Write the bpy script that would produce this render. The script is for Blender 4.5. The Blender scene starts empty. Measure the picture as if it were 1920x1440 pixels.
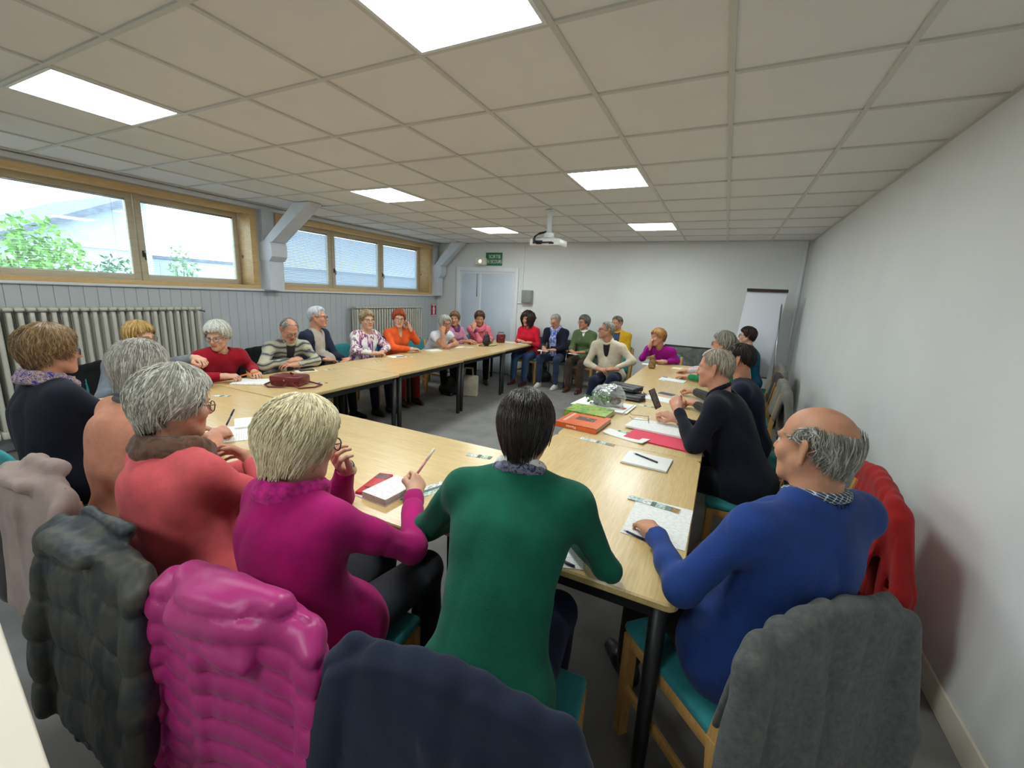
import bpy, bmesh, math, random
import numpy as np
from mathutils import Vector, Matrix
random.seed(7); RNG = np.random.default_rng(7)
SC = bpy.context.scene
COL = SC.collection
R = math.radians

# ---------------------------------------------------------------- camera
CAM_Z = 1.62
def cam_axes(yaw, pitch, roll):
    cy, sy, cp, sp = math.cos(yaw), math.sin(yaw), math.cos(pitch), math.sin(pitch)
    f = Vector((sy*cp, cy*cp, sp)); r = Vector((cy, -sy, 0)); u = r.cross(f)
    return math.cos(roll)*r + math.sin(roll)*u, -math.sin(roll)*r + math.cos(roll)*u, f
_r, _u, _f = cam_axes(-0.4521, -0.2087, 0.0504)
cam = bpy.data.cameras.new('camera'); cam.sensor_fit = 'HORIZONTAL'; cam.sensor_width = 36.0
cam.lens = 790.26/1920*36.0; cam.clip_start = 0.02; cam.clip_end = 200
camo = bpy.data.objects.new('camera', cam); COL.objects.link(camo)
camo.matrix_world = Matrix(((_r.x, _u.x, -_f.x, 0), (_r.y, _u.y, -_f.y, 0), (_r.z, _u.z, -_f.z, CAM_Z), (0, 0, 0, 1)))
SC.camera = camo

# ---------------------------------------------------------------- world, exposure
w = bpy.data.worlds.new('overcast_sky'); SC.world = w; w.use_nodes = True
bg = w.node_tree.nodes['Background']; bg.inputs[0].default_value = (0.72, 0.86, 1.0, 1); bg.inputs[1].default_value = 5.5
SC.view_settings.view_transform = 'Standard'; SC.view_settings.look = 'None'
SC.view_settings.gamma = 1.0; SC.view_settings.use_curve_mapping = False
SC.view_settings.exposure = 0.0
PANEL_STRENGTH = 28.0          # the six ceiling panels in view and those behind the camera
PANEL_COLOR = (0.915, 0.995, 1.0, 1)

# ---------------------------------------------------------------- colour and materials
def lin(c):
    c = c/255.0
    return c/12.92 if c <= 0.04045 else ((c+0.055)/1.055)**2.4
def rgb(r, g, b): return (lin(r), lin(g), lin(b), 1.0)
class NT:
    """thin wrapper to write node trees briefly"""
    def __init__(s, name):
        s.m = bpy.data.materials.new(name); s.m.use_nodes = True
        s.t = s.m.node_tree; s.b = s.t.nodes['Principled BSDF']; s.out = s.t.nodes['Material Output']
        s.tc = None
    def n(s, typ, **kw):
        nd = s.t.nodes.new(typ)
        for k, v in kw.items():
            if k.startswith('_'): setattr(nd, k[1:], v)
            else:
                key = k.replace('__', ' ')
                nd.inputs[int(key[1:]) if key[0] == 'i' and key[1:].isdigit() else key].default_value = v
        return nd
    def l(s, a, b): s.t.links.new(a, b)
    def co(s, kind='Object'):
        if not s.tc: s.tc = s.n('ShaderNodeTexCoord')
        return s.tc.outputs[kind]
    def map(s, scale=(1, 1, 1), rot=(0, 0, 0), kind='Object'):
        m = s.n('ShaderNodeMapping'); m.inputs['Scale'].default_value = scale; m.inputs['Rotation'].default_value = rot
        s.l(s.co(kind), m.inputs['Vector']); return m.outputs[0]
    def noise(s, vec, scale=5, detail=3, rough=.5, dist=0):
        n = s.n('ShaderNodeTexNoise'); n.inputs['Scale'].default_value = scale; n.inputs['Detail'].default_value = detail
        n.inputs['Roughness'].default_value = rough; n.inputs['Distortion'].default_value = dist
        s.l(vec, n.inputs['Vector']); return n.outputs['Fac']
    def ramp(s, fac, stops, interp='LINEAR'):
        r = s.n('ShaderNodeValToRGB'); r.color_ramp.interpolation = interp
        e = r.color_ramp.elements
        while len(e) < len(stops): e.new(0.5)
        for i, (p, c) in enumerate(stops): e[i].position = p; e[i].color = c
        s.l(fac, r.inputs[0]); return r.outputs[0]
    def mix(s, fac, a, b, blend='MIX'):
        m = s.n('ShaderNodeMix', _data_type='RGBA', _blend_type=blend)
        for sock, v in ((m.inputs[0], fac), (m.inputs[6], a), (m.inputs[7], b)):
            if hasattr(v, 'is_linked'): s.l(v, sock)
            else: sock.default_value = v
        return m.outputs[2]
    def bump(s, h, strength=.3, dist=.01):
        b = s.n('ShaderNodeBump'); b.inputs['Strength'].default_value = strength; b.inputs['Distance'].default_value = dist
        s.l(h, b.inputs['Height']); s.l(b.outputs[0], s.b.inputs['Normal'])
    def set(s, color=None, rough=None, **kw):
        if color is not None:
            if hasattr(color, 'is_linked'): s.l(color, s.b.inputs['Base Color'])
            else: s.b.inputs['Base Color'].default_value = color
        if rough is not None: s.b.inputs['Roughness'].default_value = rough
        for k, v in kw.items(): s.b.inputs[k.replace('_', ' ')].default_value = v
        return s.m
MATS = {}
def plain(name, c, rough=.5, **kw):
    if name in MATS: return MATS[name]
    t = NT(name); MATS[name] = t.set(rgb(*c), rough, **kw); return MATS[name]
def shade(c, f): return tuple(max(0, min(255, x*f)) for x in c)
def mottled(name, c, rough=.6, scale=12, amp=.12, bump=0, bscale=200, bdist=.002, vscale=(1, 1, 1), **kw):
    """one colour with gentle mottling and fine relief"""
    if name in MATS: return MATS[name]
    t = NT(name); v = t.map(vscale)
    col = t.ramp(t.noise(v, scale, 4), [(.3, rgb(*shade(c, 1-amp))), (.7, rgb(*shade(c, 1+amp)))])
    MATS[name] = t.set(col, rough, **kw)
    if bump: t.bump(t.noise(v, bscale, 2), bump, bdist)
    return MATS[name]
def fabric(name, c, scale=9, amp=.10, rough=.9, bump=.4, sheen=.08, bscale=260, bdist=.003):
    if name in MATS: return MATS[name]
    t = NT(name); v = t.map()
    col = t.ramp(t.noise(v, scale, 5, .6), [(.3, rgb(*shade(c, 1-amp))), (.7, rgb(*shade(c, 1+amp)))])
    m = t.set(col, rough); t.b.inputs['Sheen Weight'].default_value = sheen; t.b.inputs['Sheen Roughness'].default_value = .5
    t.b.inputs['Specular IOR Level'].default_value = .2
    t.bump(t.noise(v, bscale, 2), bump, bdist)
    MATS[name] = m; return m
def emit(name, c, s):
    if name in MATS: return MATS[name]
    t = NT(name); t.set((0.8, 0.8, 0.8, 1), .5); t.b.inputs['Emission Color'].default_value = c; t.b.inputs['Emission Strength'].default_value = s
    MATS[name] = t.m; return t.m
def wood(name, c1, c2, scale=(1, 1, 1), rough=.4, ring=9, knots=False, coat=0.0):
    if name in MATS: return MATS[name]
    t = NT(name); v = t.map(scale)
    a = t.noise(v, ring, 6, .6, .6); b = t.noise(v, ring*7, 3, .5)
    col = t.ramp(a, [(.3, rgb(*c1)), (.55, rgb(*[(x+y)/2 for x, y in zip(c1, c2)])), (.75, rgb(*c2))])
    col = t.mix(.18, col, t.ramp(b, [(.35, rgb(*shade(c1, .75))), (.65, rgb(*shade(c2, 1.08)))]))
    if knots:
        vo = t.n('ShaderNodeTexVoronoi'); vo.inputs['Scale'].default_value = 3.2; t.l(t.map((1, 1, 1)), vo.inputs['Vector'])
        k = t.ramp(vo.outputs['Distance'], [(.05, (1, 1, 1, 1)), (.10, (0, 0, 0, 1))])
        col = t.mix(k, col, rgb(*shade(c1, .5)))
    m = t.set(col, rough); t.b.inputs['Coat Weight'].default_value = coat; t.b.inputs['Coat Roughness'].default_value = .2
    t.bump(b, .08, .002); MATS[name] = m; return m

# ---------------------------------------------------------------- mesh helpers
def mk(name, V, F, mats=None, smooth=False, mi=None):
    me = bpy.data.meshes.new(name)
    if isinstance(V, np.ndarray): V = V.tolist()
    if isinstance(F, np.ndarray): F = F.tolist()
    me.from_pydata(V, [], F)
    for m in (mats if isinstance(mats, (list, tuple)) else [mats] if mats else []): me.materials.append(m)
    if mi is not None: me.polygons.foreach_set('material_index', np.asarray(mi, dtype=np.int32))
    if smooth: me.polygons.foreach_set('use_smooth', np.ones(len(me.polygons), dtype=bool))
    me.update(); return me
def ob(name, me, parent=None, loc=(0, 0, 0), rot=(0, 0, 0), scale=None):
    o = bpy.data.objects.new(name, me); COL.objects.link(o)
    o.location = loc; o.rotation_euler = rot
    if scale: o.scale = scale
    if parent: o.parent = parent
    return o
def empty(name, loc=(0, 0, 0), rz=0):
    o = bpy.data.objects.new(name, None); COL.objects.link(o); o.location = loc; o.rotation_euler = (0, 0, rz); o.empty_display_size = .1
    return o
def tag(o, label=None, cat=None, group=None, kind=None):
    if label: o['label'] = label
    if cat: o['category'] = cat
    if group: o['group'] = group
    if kind: o['kind'] = kind
    return o
class MB:
    """collects boxes, bars, tubes; build() links ONE mesh object"""
    def __init__(s): s.V = []; s.F = []; s.I = []; s.S = []
    def add(s, V, F, mi=0, smooth=False):
        o = len(s.V); s.V += [tuple(v) for v in V]; s.F += [tuple(i+o for i in f) for f in F]; s.I += [mi]*len(F); s.S += [smooth]*len(F); return s
    def box(s, a, b, mi=0, bev=0.0):
        x0, y0, z0 = a; x1, y1, z1 = b
        if bev <= 0:
            V = [(x0, y0, z0), (x1, y0, z0), (x1, y1, z0), (x0, y1, z0), (x0, y0, z1), (x1, y0, z1), (x1, y1, z1), (x0, y1, z1)]
            return s.add(V, [(0, 3, 2, 1), (4, 5, 6, 7), (0, 1, 5, 4), (1, 2, 6, 5), (2, 3, 7, 6), (3, 0, 4, 7)], mi)
        bm = bmesh.new(); bmesh.ops.create_cube(bm, size=1)
        for v in bm.verts: v.co = ((x0+x1)/2+v.co.x*(x1-x0), (y0+y1)/2+v.co.y*(y1-y0), (z0+z1)/2+v.co.z*(z1-z0))
        bmesh.ops.bevel(bm, geom=bm.edges[:], offset=bev, segments=2, affect='EDGES', profile=.5)
        bm.verts.index_update(); s.add([v.co[:] for v in bm.verts], [[v.index for v in f.verts] for f in bm.faces], mi, True); bm.free(); return s
    def bar(s, a, b, wx, wy, mi=0, up=(0, 0, 1), taper=1.0):
        a = Vector(a); b = Vector(b); d = (b-a).normalized(); up = Vector(up)
        if abs(d.dot(up)) > .98: up = Vector((0, 1, 0))
        x = d.cross(up).normalized(); y = x.cross(d)
        V = []
        for p, k in ((a, 1), (b, taper)):
            for sx, sy in ((-1, -1), (1, -1), (1, 1), (-1, 1)): V.append(p + x*(sx*wx/2*k) + y*(sy*wy/2*k))
        return s.add(V, [(0, 1, 2, 3), (7, 6, 5, 4), (0, 4, 5, 1), (1, 5, 6, 2), (2, 6, 7, 3), (3, 7, 4, 0)], mi)
    def tube(s, pts, r, n=8, mi=0, close=False, smooth=True):
        pts = [Vector(p) for p in pts]; k = len(pts); rr = r if isinstance(r, (list, tuple)) else [r]*k
        V = []; F = []; prev = None
        for i, p in enumerate(pts):
            d = ((pts[(i+1) % k]-pts[i-1]) if close else (pts[min(i+1, k-1)]-pts[max(i-1, 0)])).normalized()
            if prev is None:
                u = Vector((0, 0, 1)) if abs(d.z) < .9 else Vector((1, 0, 0)); x = d.cross(u).normalized()
            else: x = (prev - d*prev.dot(d)).normalized()
            prev = x; y = d.cross(x)
            for j in range(n):
                a = 2*math.pi*j/n; V.append(p + x*(math.cos(a)*rr[i]) + y*(math.sin(a)*rr[i]))
        for i in range(k if close else k-1):
            q = (i+1) % k
            for j in range(n): F.append((i*n+j, i*n+(j+1) % n, q*n+(j+1) % n, q*n+j))
        if not close: F.append(tuple(range(n-1, -1, -1))); F.append(tuple((k-1)*n+j for j in range(n)))
        return s.add(V, F, mi, smooth)
    def lathe(s, prof, n=16, c=(0, 0, 0), mi=0, smooth=True):
        V = []; F = []
        for r, z in prof:
            for j in range(n): a = 2*math.pi*j/n; V.append((c[0]+r*math.cos(a), c[1]+r*math.sin(a), c[2]+z))
        for i in range(len(prof)-1):
            for j in range(n): F.append((i*n+j, i*n+(j+1) % n, (i+1)*n+(j+1) % n, (i+1)*n+j))
        F.append(tuple(range(n-1, -1, -1))); F.append(tuple((len(prof)-1)*n+j for j in range(n)))
        return s.add(V, F, mi, smooth)
    def prism(s, poly, z0, z1, mi=0):
        n = len(poly); V = [(x, y, z0) for x, y in poly]+[(x, y, z1) for x, y in poly]
        F = [tuple(range(n-1, -1, -1)), tuple(range(n, 2*n))]+[(i, (i+1) % n, n+(i+1) % n, n+i) for i in range(n)]
        return s.add(V, F, mi)
    def mesh(s, name, mats):
        me = mk(name, s.V, s.F, mats, mi=s.I); me.polygons.foreach_set('use_smooth', np.array(s.S, dtype=bool)); return me
    def build(s, name, mats, parent=None, loc=(0, 0, 0), rot=(0, 0, 0)): return ob(name, s.mesh(name, mats), parent, loc, rot)
def rrect(w, h, r, n=4):
    """rounded rectangle outline centred on the origin"""
    out = []
    for cx, cy, a0 in ((w/2-r, h/2-r, 0), (-w/2+r, h/2-r, 90), (-w/2+r, -h/2+r, 180), (w/2-r, -h/2+r, 270)):
        for i in range(n+1): a = R(a0+90*i/n); out.append((cx+r*math.cos(a), cy+r*math.sin(a)))
    return out
def text_mesh(name, s, size, mat, extrude=.0005):
    cu = bpy.data.curves.new(name, 'FONT'); cu.body = s; cu.size = size; cu.align_x = 'CENTER'; cu.align_y = 'CENTER'; cu.extrude = extrude
    o = bpy.data.objects.new(name, cu); COL.objects.link(o)
    dg = bpy.context.evaluated_depsgraph_get(); me = bpy.data.meshes.new_from_object(o.evaluated_get(dg))
    bpy.data.objects.remove(o); bpy.data.curves.remove(cu)
    me.materials.clear(); me.materials.append(mat); me.name = name; return me
def copy_tree(o, parent=None):
    c = o.copy(); COL.objects.link(c); c.parent = parent
    for ch in list(o.children): copy_tree(ch, c)
    return c
# ================================================================ THE ROOM
XR, XL, YB, YF, ZC = 1.02, -5.65, 7.69, -2.6, 2.599
M_wall = mottled('wall_paint', (226, 228, 226), .75, 1.5, .015, .12, 60, .003)
M_wallL = mottled('painted_panelling', (186, 191, 194), .6, 3, .02, .1, 90, .002)
M_tile = mottled('ceiling_tile', (231, 230, 227), .95, 2.0, .015, .25, 420, .003)
M_grid = plain('ceiling_grid_metal', (205, 203, 196), .45)
M_floor = mottled('floor_vinyl', (122, 120, 118), .55, 4, .09, .1, 120, .001)
M_white = plain('white_paint', (228, 232, 236), .45)
M_door = mottled('door_paint', (206, 218, 230), .5, 2, .02)
M_pine = wood('pine', (206, 168, 112), (232, 200, 148), (1.2, .35, 5), .45, 5, True)
M_sash = wood('sash_wood', (200, 192, 168), (216, 208, 184), (1, .3, 4), .5, 5)
M_black = mottled('black_metal', (20, 20, 22), .45, 8, .1)
M_steel = plain('steel', (170, 172, 174), .3, Metallic=1.0)
def struct(o): o['kind'] = 'structure'; return o

struct(MB().box((XL-.3, YF-.1, -.1), (XR+.1, YB+.1, 0)).build('floor', M_floor))
struct(MB().box((XR, YF-.1, -.05), (XR+.15, YB+.1, ZC+.15)).build('wall_right', M_wall))
struct(MB().box((XL-.4, YB, -.05), (XR, YB+.15, ZC+.15)).build('wall_back', M_wall))
struct(MB().box((XL-.4, YF-.15, -.05), (XR, YF, ZC+.15)).build('wall_front', M_wall))
W1 = (0.25, 3.69); W2 = (4.0, 7.46); WZ0, WZ1 = 1.53, 2.525
m = MB()
for y0, y1 in ((YF, W1[0]), (W1[1], W2[0]), (W2[1], YB)): m.box((XL-.4, y0, 1.5), (XL, y1, ZC+.12))
for y0, y1 in (W1, W2): m.box((XL-.4, y0, WZ1), (XL, y1, ZC+.12)); m.box((XL-.4, y0, 1.5), (XL, y1, WZ0))
m.box((XL-.4, YF, -.05), (XL-.012, YB, 1.5))
wl = struct(m.build('wall_left', M_wallL))
bw = .105; pm = MB().box((-.006, -bw/2+.0012, 0), (.006, bw/2-.0012, 1.5), bev=.0018).mesh('board', M_wallL)
for i in range(int((YB-YF)/bw)+1):
    y = YF+bw*(i+.5)
    if y+bw/2 < YB and y > -.6: ob('board', pm, wl, (XL-.006, y, 0))
struct(MB().box((XL-.05, YF, 1.5), (XL+.035, YB, 1.527), bev=.006).build('trim_1', M_white))       # ledge on the panelling
struct(MB().box((XL-.02, YF, ZC-.05), (XL+.03, YB, ZC), bev=.004).build('trim_2', M_white))          # strip under the ceiling
M_base = plain('baseboard_cream', (222, 214, 196), .5)
struct(MB().box((XR-.014, YF, 0), (XR, YB, .125), bev=.004).build('baseboard_right', M_base))
struct(MB().box((-3.75, YB-.014, 0), (XR, YB, .10), bev=.004).build('baseboard_back', M_base))

# ceiling: metal grid and separate tiles; light panels take the place of tiles
GX0, GY0, G = -3.7111, 1.0455, .6
ceil = struct(MB().box((XL-.1, YF-.1, ZC+.03), (XR+.1, YB+.1, ZC+.12)).build('ceiling', M_tile))
m = MB()
i0 = math.floor((XL-GX0)/G); i1 = math.ceil((XR-GX0)/G); j0 = math.floor((YF-GY0)/G); j1 = math.ceil((YB-GY0)/G)
for i in range(i0+1, i1): m.box((GX0+i*G-.012, YF, ZC-.001), (GX0+i*G+.012, YB, ZC+.03))
for j in range(j0+1, j1): m.box((XL, GY0+j*G-.012, ZC-.0005), (XR, GY0+j*G+.012, ZC+.03))
m.box((XR-.02, YF, ZC-.001), (XR, YB, ZC+.03)); m.box((XL, YB-.02, ZC-.0012), (XR, YB, ZC+.03))
m.build('ceiling_grid', M_grid, ceil)
LIGHTS = [(a, b) for a in (0, 4) for b in (-4, 0, 4, 8)]
tcache = {}
for i in range(i0, i1):
    for j in range(j0, j1):
        if (i, j) in LIGHTS: continue
        x0 = max(GX0+i*G+.012, XL); x1 = min(GX0+(i+1)*G-.012, XR-.02); y0 = max(GY0+j*G+.012, YF); y1 = min(GY0+(j+1)*G-.012, YB-.02)
        if x1-x0 < .02 or y1-y0 < .02: continue
        k = (round(x1-x0, 3), round(y1-y0, 3))
        if k not in tcache: tcache[k] = MB().box((0, 0, 0), (k[0], k[1], .015)).mesh('ceiling_tile', M_tile)
        ob('ceiling_tile', tcache[k], ceil, (x0, y0, ZC+.008))
M_led = emit('led_diffuser', PANEL_COLOR, PANEL_STRENGTH)
LBL = {(0, 0): 'square lit ceiling panel above the left end, over the large window', (4, 0): 'largest lit ceiling panel, cut off by the top edge of the picture',
       (0, 4): 'lit ceiling panel level with the white knee brace, left of centre', (4, 4): 'lit ceiling panel right of centre, above and right of the projector',
       (0, 8): 'small lit ceiling panel left of the projector', (4, 8): 'small lit ceiling panel right of the projector, nearest the back wall'}
for a, b in LIGHTS:
    t = empty('ceiling_light', (GX0+(a+.5)*G, GY0+(b+.5)*G, ZC))
    tag(t, LBL.get((a, b), 'lit ceiling panel behind the viewer, on the %s side' % ('window' if a == 0 else 'right wall')), 'ceiling light', 'square lit ceiling panels')
    f = MB(); h = G/2-.012
    for s in (-1, 1): f.box((min(s*h, s*(h-.016)), -h, -.004), (max(s*h, s*(h-.016)), h, .02)); f.box((-h+.016, min(s*h, s*(h-.016)), -.004), (h-.016, max(s*h, s*(h-.016)), .02))
    f.build('frame', M_white, t)
    MB().box((-h+.014, -h+.014, .0), (h-.014, h-.014, .012)).build('diffuser', M_led, t)

# windows ------------------------------------------------------------
t = NT('window_glass'); tr = t.n('ShaderNodeBsdfTransparent'); gl = t.n('ShaderNodeBsdfGlossy'); gl.inputs['Roughness'].default_value = .02
tr.inputs[0].default_value = (.93, .97, .97, 1)
mx = t.n('ShaderNodeMixShader')
mx.inputs[0].default_value = .06; t.l(tr.outputs[0], mx.inputs[1]); t.l(gl.outputs[0], mx.inputs[2]); t.l(mx.outputs[0], t.out.inputs[0]); M_glass = t.m
t = NT('blind_slat'); t.set(rgb(226, 232, 238), .4); tl = t.n('ShaderNodeBsdfTranslucent'); tl.inputs[0].default_value = rgb(206, 216, 228); mx = t.n('ShaderNodeMixShader'); mx.inputs[0].default_value = .4
t.l(t.b.outputs[0], mx.inputs[1]); t.l(tl.outputs[0], mx.inputs[2]); t.l(mx.outputs[0], t.out.inputs[0]); M_slat = t.m
M_dark = plain('dark_plastic', (45, 42, 40), .4)
def window(n, y0, y1, tilt, skip_first):
    e = empty('window_%d' % n, (XL-.34, (y0+y1)/2, WZ0)); struct(e)
    L = y1-y0; H = WZ1-WZ0; D = .34
    def part(name, boxes, mat, par=e, bev=.004):
        q = MB()
        for a, b in boxes: q.box(a, b, bev=bev)
        return q.build(name, mat, par)
    h = L/2
    part('lining', [((0, -h, 0), (D, -h+.03, H)), ((0, h-.03, 0), (D, h, H)), ((.001, -h+.029, H-.03), (D-.001, h-.029, H)), ((.001, -h+.029, 0), (D-.001, h-.029, .03))], M_pine)
    part('casing', [((D-.005, -h-.02, .040), (D+.012, -h+.065, H-.058)), ((D-.005, h-.065, .040), (D+.012, h+.02, H-.058)), ((D-.004, -h-.021, H-.06), (D+.0128, h+.021, H+.01)), ((D-.004, -h-.021, -.01), (D+.014, h+.021, .045))], M_pine)
    n_s = 3; sd = .0085 if skip_first else .0125; sw = (L-.06)/n_s
    for k in range(n_s):
        a = -h+.03+k*sw+.006; b = a+sw-.012; z0 = .028; z1 = H-.028; fw = .062
        s = part('sash', [((-.02, a, z0), (.045, a+fw, z1)), ((-.02, b-fw, z0), (.045, b, z1)), ((-.019, a+fw-.004, z0+.0006), (.044, b-fw+.004, z0+fw+.01)), ((-.019, a+fw-.004, z1-fw), (.044, b-fw+.004, z1-.0006))], M_sash, e)
        MB().box((.0, a+fw-.005, z0+fw), (.004, b-fw+.005, z1-fw+.005)).build('pane', M_glass, s)
        if k > 0: MB().box((.045, a+.02, .30), (.06, a+.04, .37), bev=.004).tube([(.06, a+.03, .345), (.085, a+.03, .34), (.088, a+.03, .27)], .007, 6).build('window_handle', M_dark, s)
        if k == 0 and skip_first: continue
        hd = part('blind_headrail', [((.008, a+fw, z1-fw-.022), (.034, b-fw, z1-fw+.002))], M_steel, s, .003)
        sl = MB().box((-sd, -(b-a)/2+fw+.006, -.0005), (sd, (b-a)/2-fw-.006, .0005)).mesh('blind_slat', M_slat)
        zt = z1-fw-.03; zb = z0+fw+.02; N = int((zt-zb)/.0225)
        for q in range(N): ob('blind_slat', sl, e, (.021, (a+b)/2, zb+(q+.5)*(zt-zb)/N), (0, tilt, 0))
        m = MB()
        for yy in (a+fw+.12, b-fw-.12, a+fw+.02): m.tube([(.031, yy, zt), (.031, yy, zb)], .0012, 4)
        m.box((.012, a+fw+.004, zb-.012), (.03, b-fw-.004, zb)); m.build('blind_cords', M_white, s)
    return e
window(1, *W1, R(6), True)
window(2, *W2, R(-52), False)

# knee braces on the left wall ------------------------------------------
M_beam = mottled('painted_beam', (216, 222, 230), .5, 4, .03, .1, 50, .003)
def brace(y, lab, w=.2, xt=-4.93):
    e = empty('knee_brace', (XL, y, 1.52)); tag(e, lab, 'beam', 'white painted knee braces')
    def pl(poly, ya, yb, name):   # poly in (x,z)
        n = len(poly); V = [(p[0], ya, p[1]) for p in poly]+[(p[0], yb, p[1]) for p in poly]
        F = [tuple(range(n)), tuple(range(2*n-1, n-1, -1))]+[((i+1) % n, i, n+i, n+(i+1) % n) for i in range(n)]
        MB().add(V, F).build(name, M_beam, e)
    pl([(0, 0), (.17, 0), (.17, .38), (0, .38)], -w/2, w/2, 'post')
    pl([(0, .38), (.19, .38), (.25, .44), (.25, .58), (.22, .62), (0, .62)], -w/2-.012, w/2+.012, 'corbel')
    pl([(.06, .62), (.25, .62), (XL*-1+xt+.26, 1.078), (XL*-1+xt-.02, 1.078)], -w/2, w/2, 'diagonal')
    pl([(0, .62), (.05, .62), (.05, 1.03), (0, 1.03)], -w/2+.02, w/2-.02, 'back_post')
brace(3.845, 'white knee brace between the two windows')
brace(7.56, 'white knee brace in the corner beside the door', .16, -5.15)

# radiators -------------------------------------------------------------
M_rad = mottled('radiator_enamel', (206, 203, 190), .4, 5, .03)
def radiator(y0, y1, top, n, lab, depth=.14, x=XL+.06):
    e = empty('radiator', (x, y0, 0)); tag(e, lab, 'radiator', 'cast iron column radiators')
    p = (y1-y0)/n; me = MB()
    zb = .16
    for q in range(3):
        xx = .02+q*(depth-.04)/2
        me.tube([(xx, 0, zb+.05), (xx, 0, zb+.09), (xx, 0, top-.09), (xx, 0, top-.045)], [.016, .019, .019, .017], 8)
    for zz in (zb, top): me.box((0, -p*.46, zz-.035 if zz > 1 else zz), (depth, p*.46, zz if zz > 1 else zz+.07), bev=.014)
    sec = me.mesh('section', M_rad)
    for i in range(n): ob('section', sec, e, (0, p*(i+.5), 0))
    for yy in (p, y1-y0-p): MB().bar((.07, yy, 0), (.07, yy, zb+.02), .05, .04).build('foot', M_rad, e)
    MB().tube([(.07, y1-y0, top-.04), (.07, y1-y0+.05, top-.04), (.07, y1-y0+.06, top-.06)], .011, 8).box((.045, y1-y0+.02, top-.055), (.095, y1-y0+.045, top-.025), bev=.006).build('valve', M_steel, e)
radiator(.75, 2.86, 1.30, 30, 'long cream column radiator below the large window on the left')
radiator(5.2, 6.93, 1.30, 27, 'cream column radiator behind the woman in orange, under the far window')

# door in the back wall -------------------------------------------------
d = struct(empty('door_1', (-4.42, YB, 0)))
q = MB()
for a, b in (((-.72, -.045, 0), (-.64, 0, 2.13)), ((.64, -.045, 0), (.72, 0, 2.13)), ((-.642, -.0442, 2.05), (.642, 0, 2.1292))): q.box(a, b, bev=.006)
q.build('frame', M_white, d)
q = MB()
for a, b in (((-.639, -.03, 0), (-.60, -.001, 2.049)), ((.60, -.03, 0), (.639, -.001, 2.049)), ((-.599, -.0295, 2.01), (.599, 0, 2.0495))): q.box(a, b)
q.build('stop', M_white, d)
MB().box((-.60, -.022, .01), (-.135, -.002, 2.01), bev=.003).build('leaf', M_door, d)
MB().box((-.125, -.022, .01), (.60, -.002, 2.01), bev=.003).build('leaf', M_door, d)
MB().box((-.165, -.034, .01), (-.12, -.02, 2.01), bev=.003).build('cover_strip', M_white, d)
MB().box((-.225, -.032, 1.55), (-.205, -.02, 2.0), bev=.003).build('bolt', M_steel, d)

# signs and wall fittings -------------------------------------------------
M_green = plain('sign_green', (32, 118, 76), .45); M_signw = plain('sign_white', (236, 240, 236), .5)
s = empty('exit_sign', (-4.27, YB-.012, 2.297)); tag(s, 'green emergency exit sign with white lettering over the door', 'sign')
MB().box((-.185, -.006, -.125), (.185, .008, .125), bev=.002).build('plate', M_green, s)
ob('lettering', text_mesh('lettering', 'SORTIE', .098, M_signw), s, (.02, -.008, .045), (R(90), 0, 0), (.85, 1.0, 1))
ob('lettering', text_mesh('lettering', 'DE SECOURS', .098, M_signw), s, (.005, -.008, -.052), (R(90), 0, 0), (.62, 1.0, 1))
s = empty('emergency_light', (-4.53, YB-.085, 2.245)); tag(s, 'small white emergency lamp box glowing orange beside the exit sign', 'lamp')
MB().box((-.12, -.045, -.068), (.12, .06, .068), bev=.012).build('housing', plain('lamp_cover', (226, 222, 208), .4), s)
MB().lathe([(.001, -.004), (.026, -.003), (.03, 0), (.026, .004), (.001, .005)], 14).build('bulb', emit('amber_glow', (1, .5, .12, 1), 9), s, (.01, -.047, 0), (R(90), 0, 0))
s = empty('wall_speaker', (-3.475, YB, 1.595)); tag(s, 'grey loudspeaker box fixed to the back wall beside the door', 'speaker')
MB().box((-.105, -.10, -.125), (.105, 0, .125), bev=.012).build('cabinet', plain('speaker_grey', (150, 152, 146), .6), s)
MB().box((-.092, -.108, -.112), (.092, -.1, .112), bev=.006).build('grille', mottled('speaker_grille', (138, 140, 134), .8, 300, .2), s)
o = MB().box((-3.63, YB-.03, 1.50), (-3.595, YB, ZC-.005), bev=.004).build('cable_duct', M_white); tag(o, 'white cable duct running from ceiling down the back wall', 'cable duct')
o = MB().box((-3.72, YB-.028, 1.455), (-3.42, YB, 1.48), bev=.004).build('cable_duct', M_white); tag(o, 'short horizontal white cable duct below the wall speaker', 'cable duct')
o = MB().box((.93, YB-.03, .1), (.965, YB, ZC-.005), bev=.004).build('cable_duct', M_white); tag(o, 'white cable duct in the right back corner behind the flipchart', 'cable duct')
s = empty('light_switch', (-3.60, YB, 1.27)); tag(s, 'white double switch plate beside the door frame', 'switch')
MB().box((-.04, -.012, -.085), (.04, 0, .085), bev=.004).build('plate', M_white, s)
for zz in (-.04, .04): MB().box((-.026, -.02, zz-.026), (.026, -.01, zz+.026), bev=.004).build('rocker', M_signw, s)
s = empty('extinguisher_sign', (XL+.006, 7.55, 1.21)); tag(s, 'small red fire sign with white figure on the left wall', 'sign')
MB().box((-.004, -.085, -.125), (.004, .085, .125)).build('plate', plain('sign_red', (176, 34, 46), .5), s)
MB().box((.004, -.03, -.085), (.006, .03, .06)).box((.004, -.016, .06), (.006, .016, .095)).box((.004, -.05, .02), (.006, .05, .035)).build('figure', M_signw, s)
for a_ in (-.118, .1): MB().box((.004, -.075, a_), (.006, .075, a_+.018)).build('caption', M_signw, s)

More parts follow.
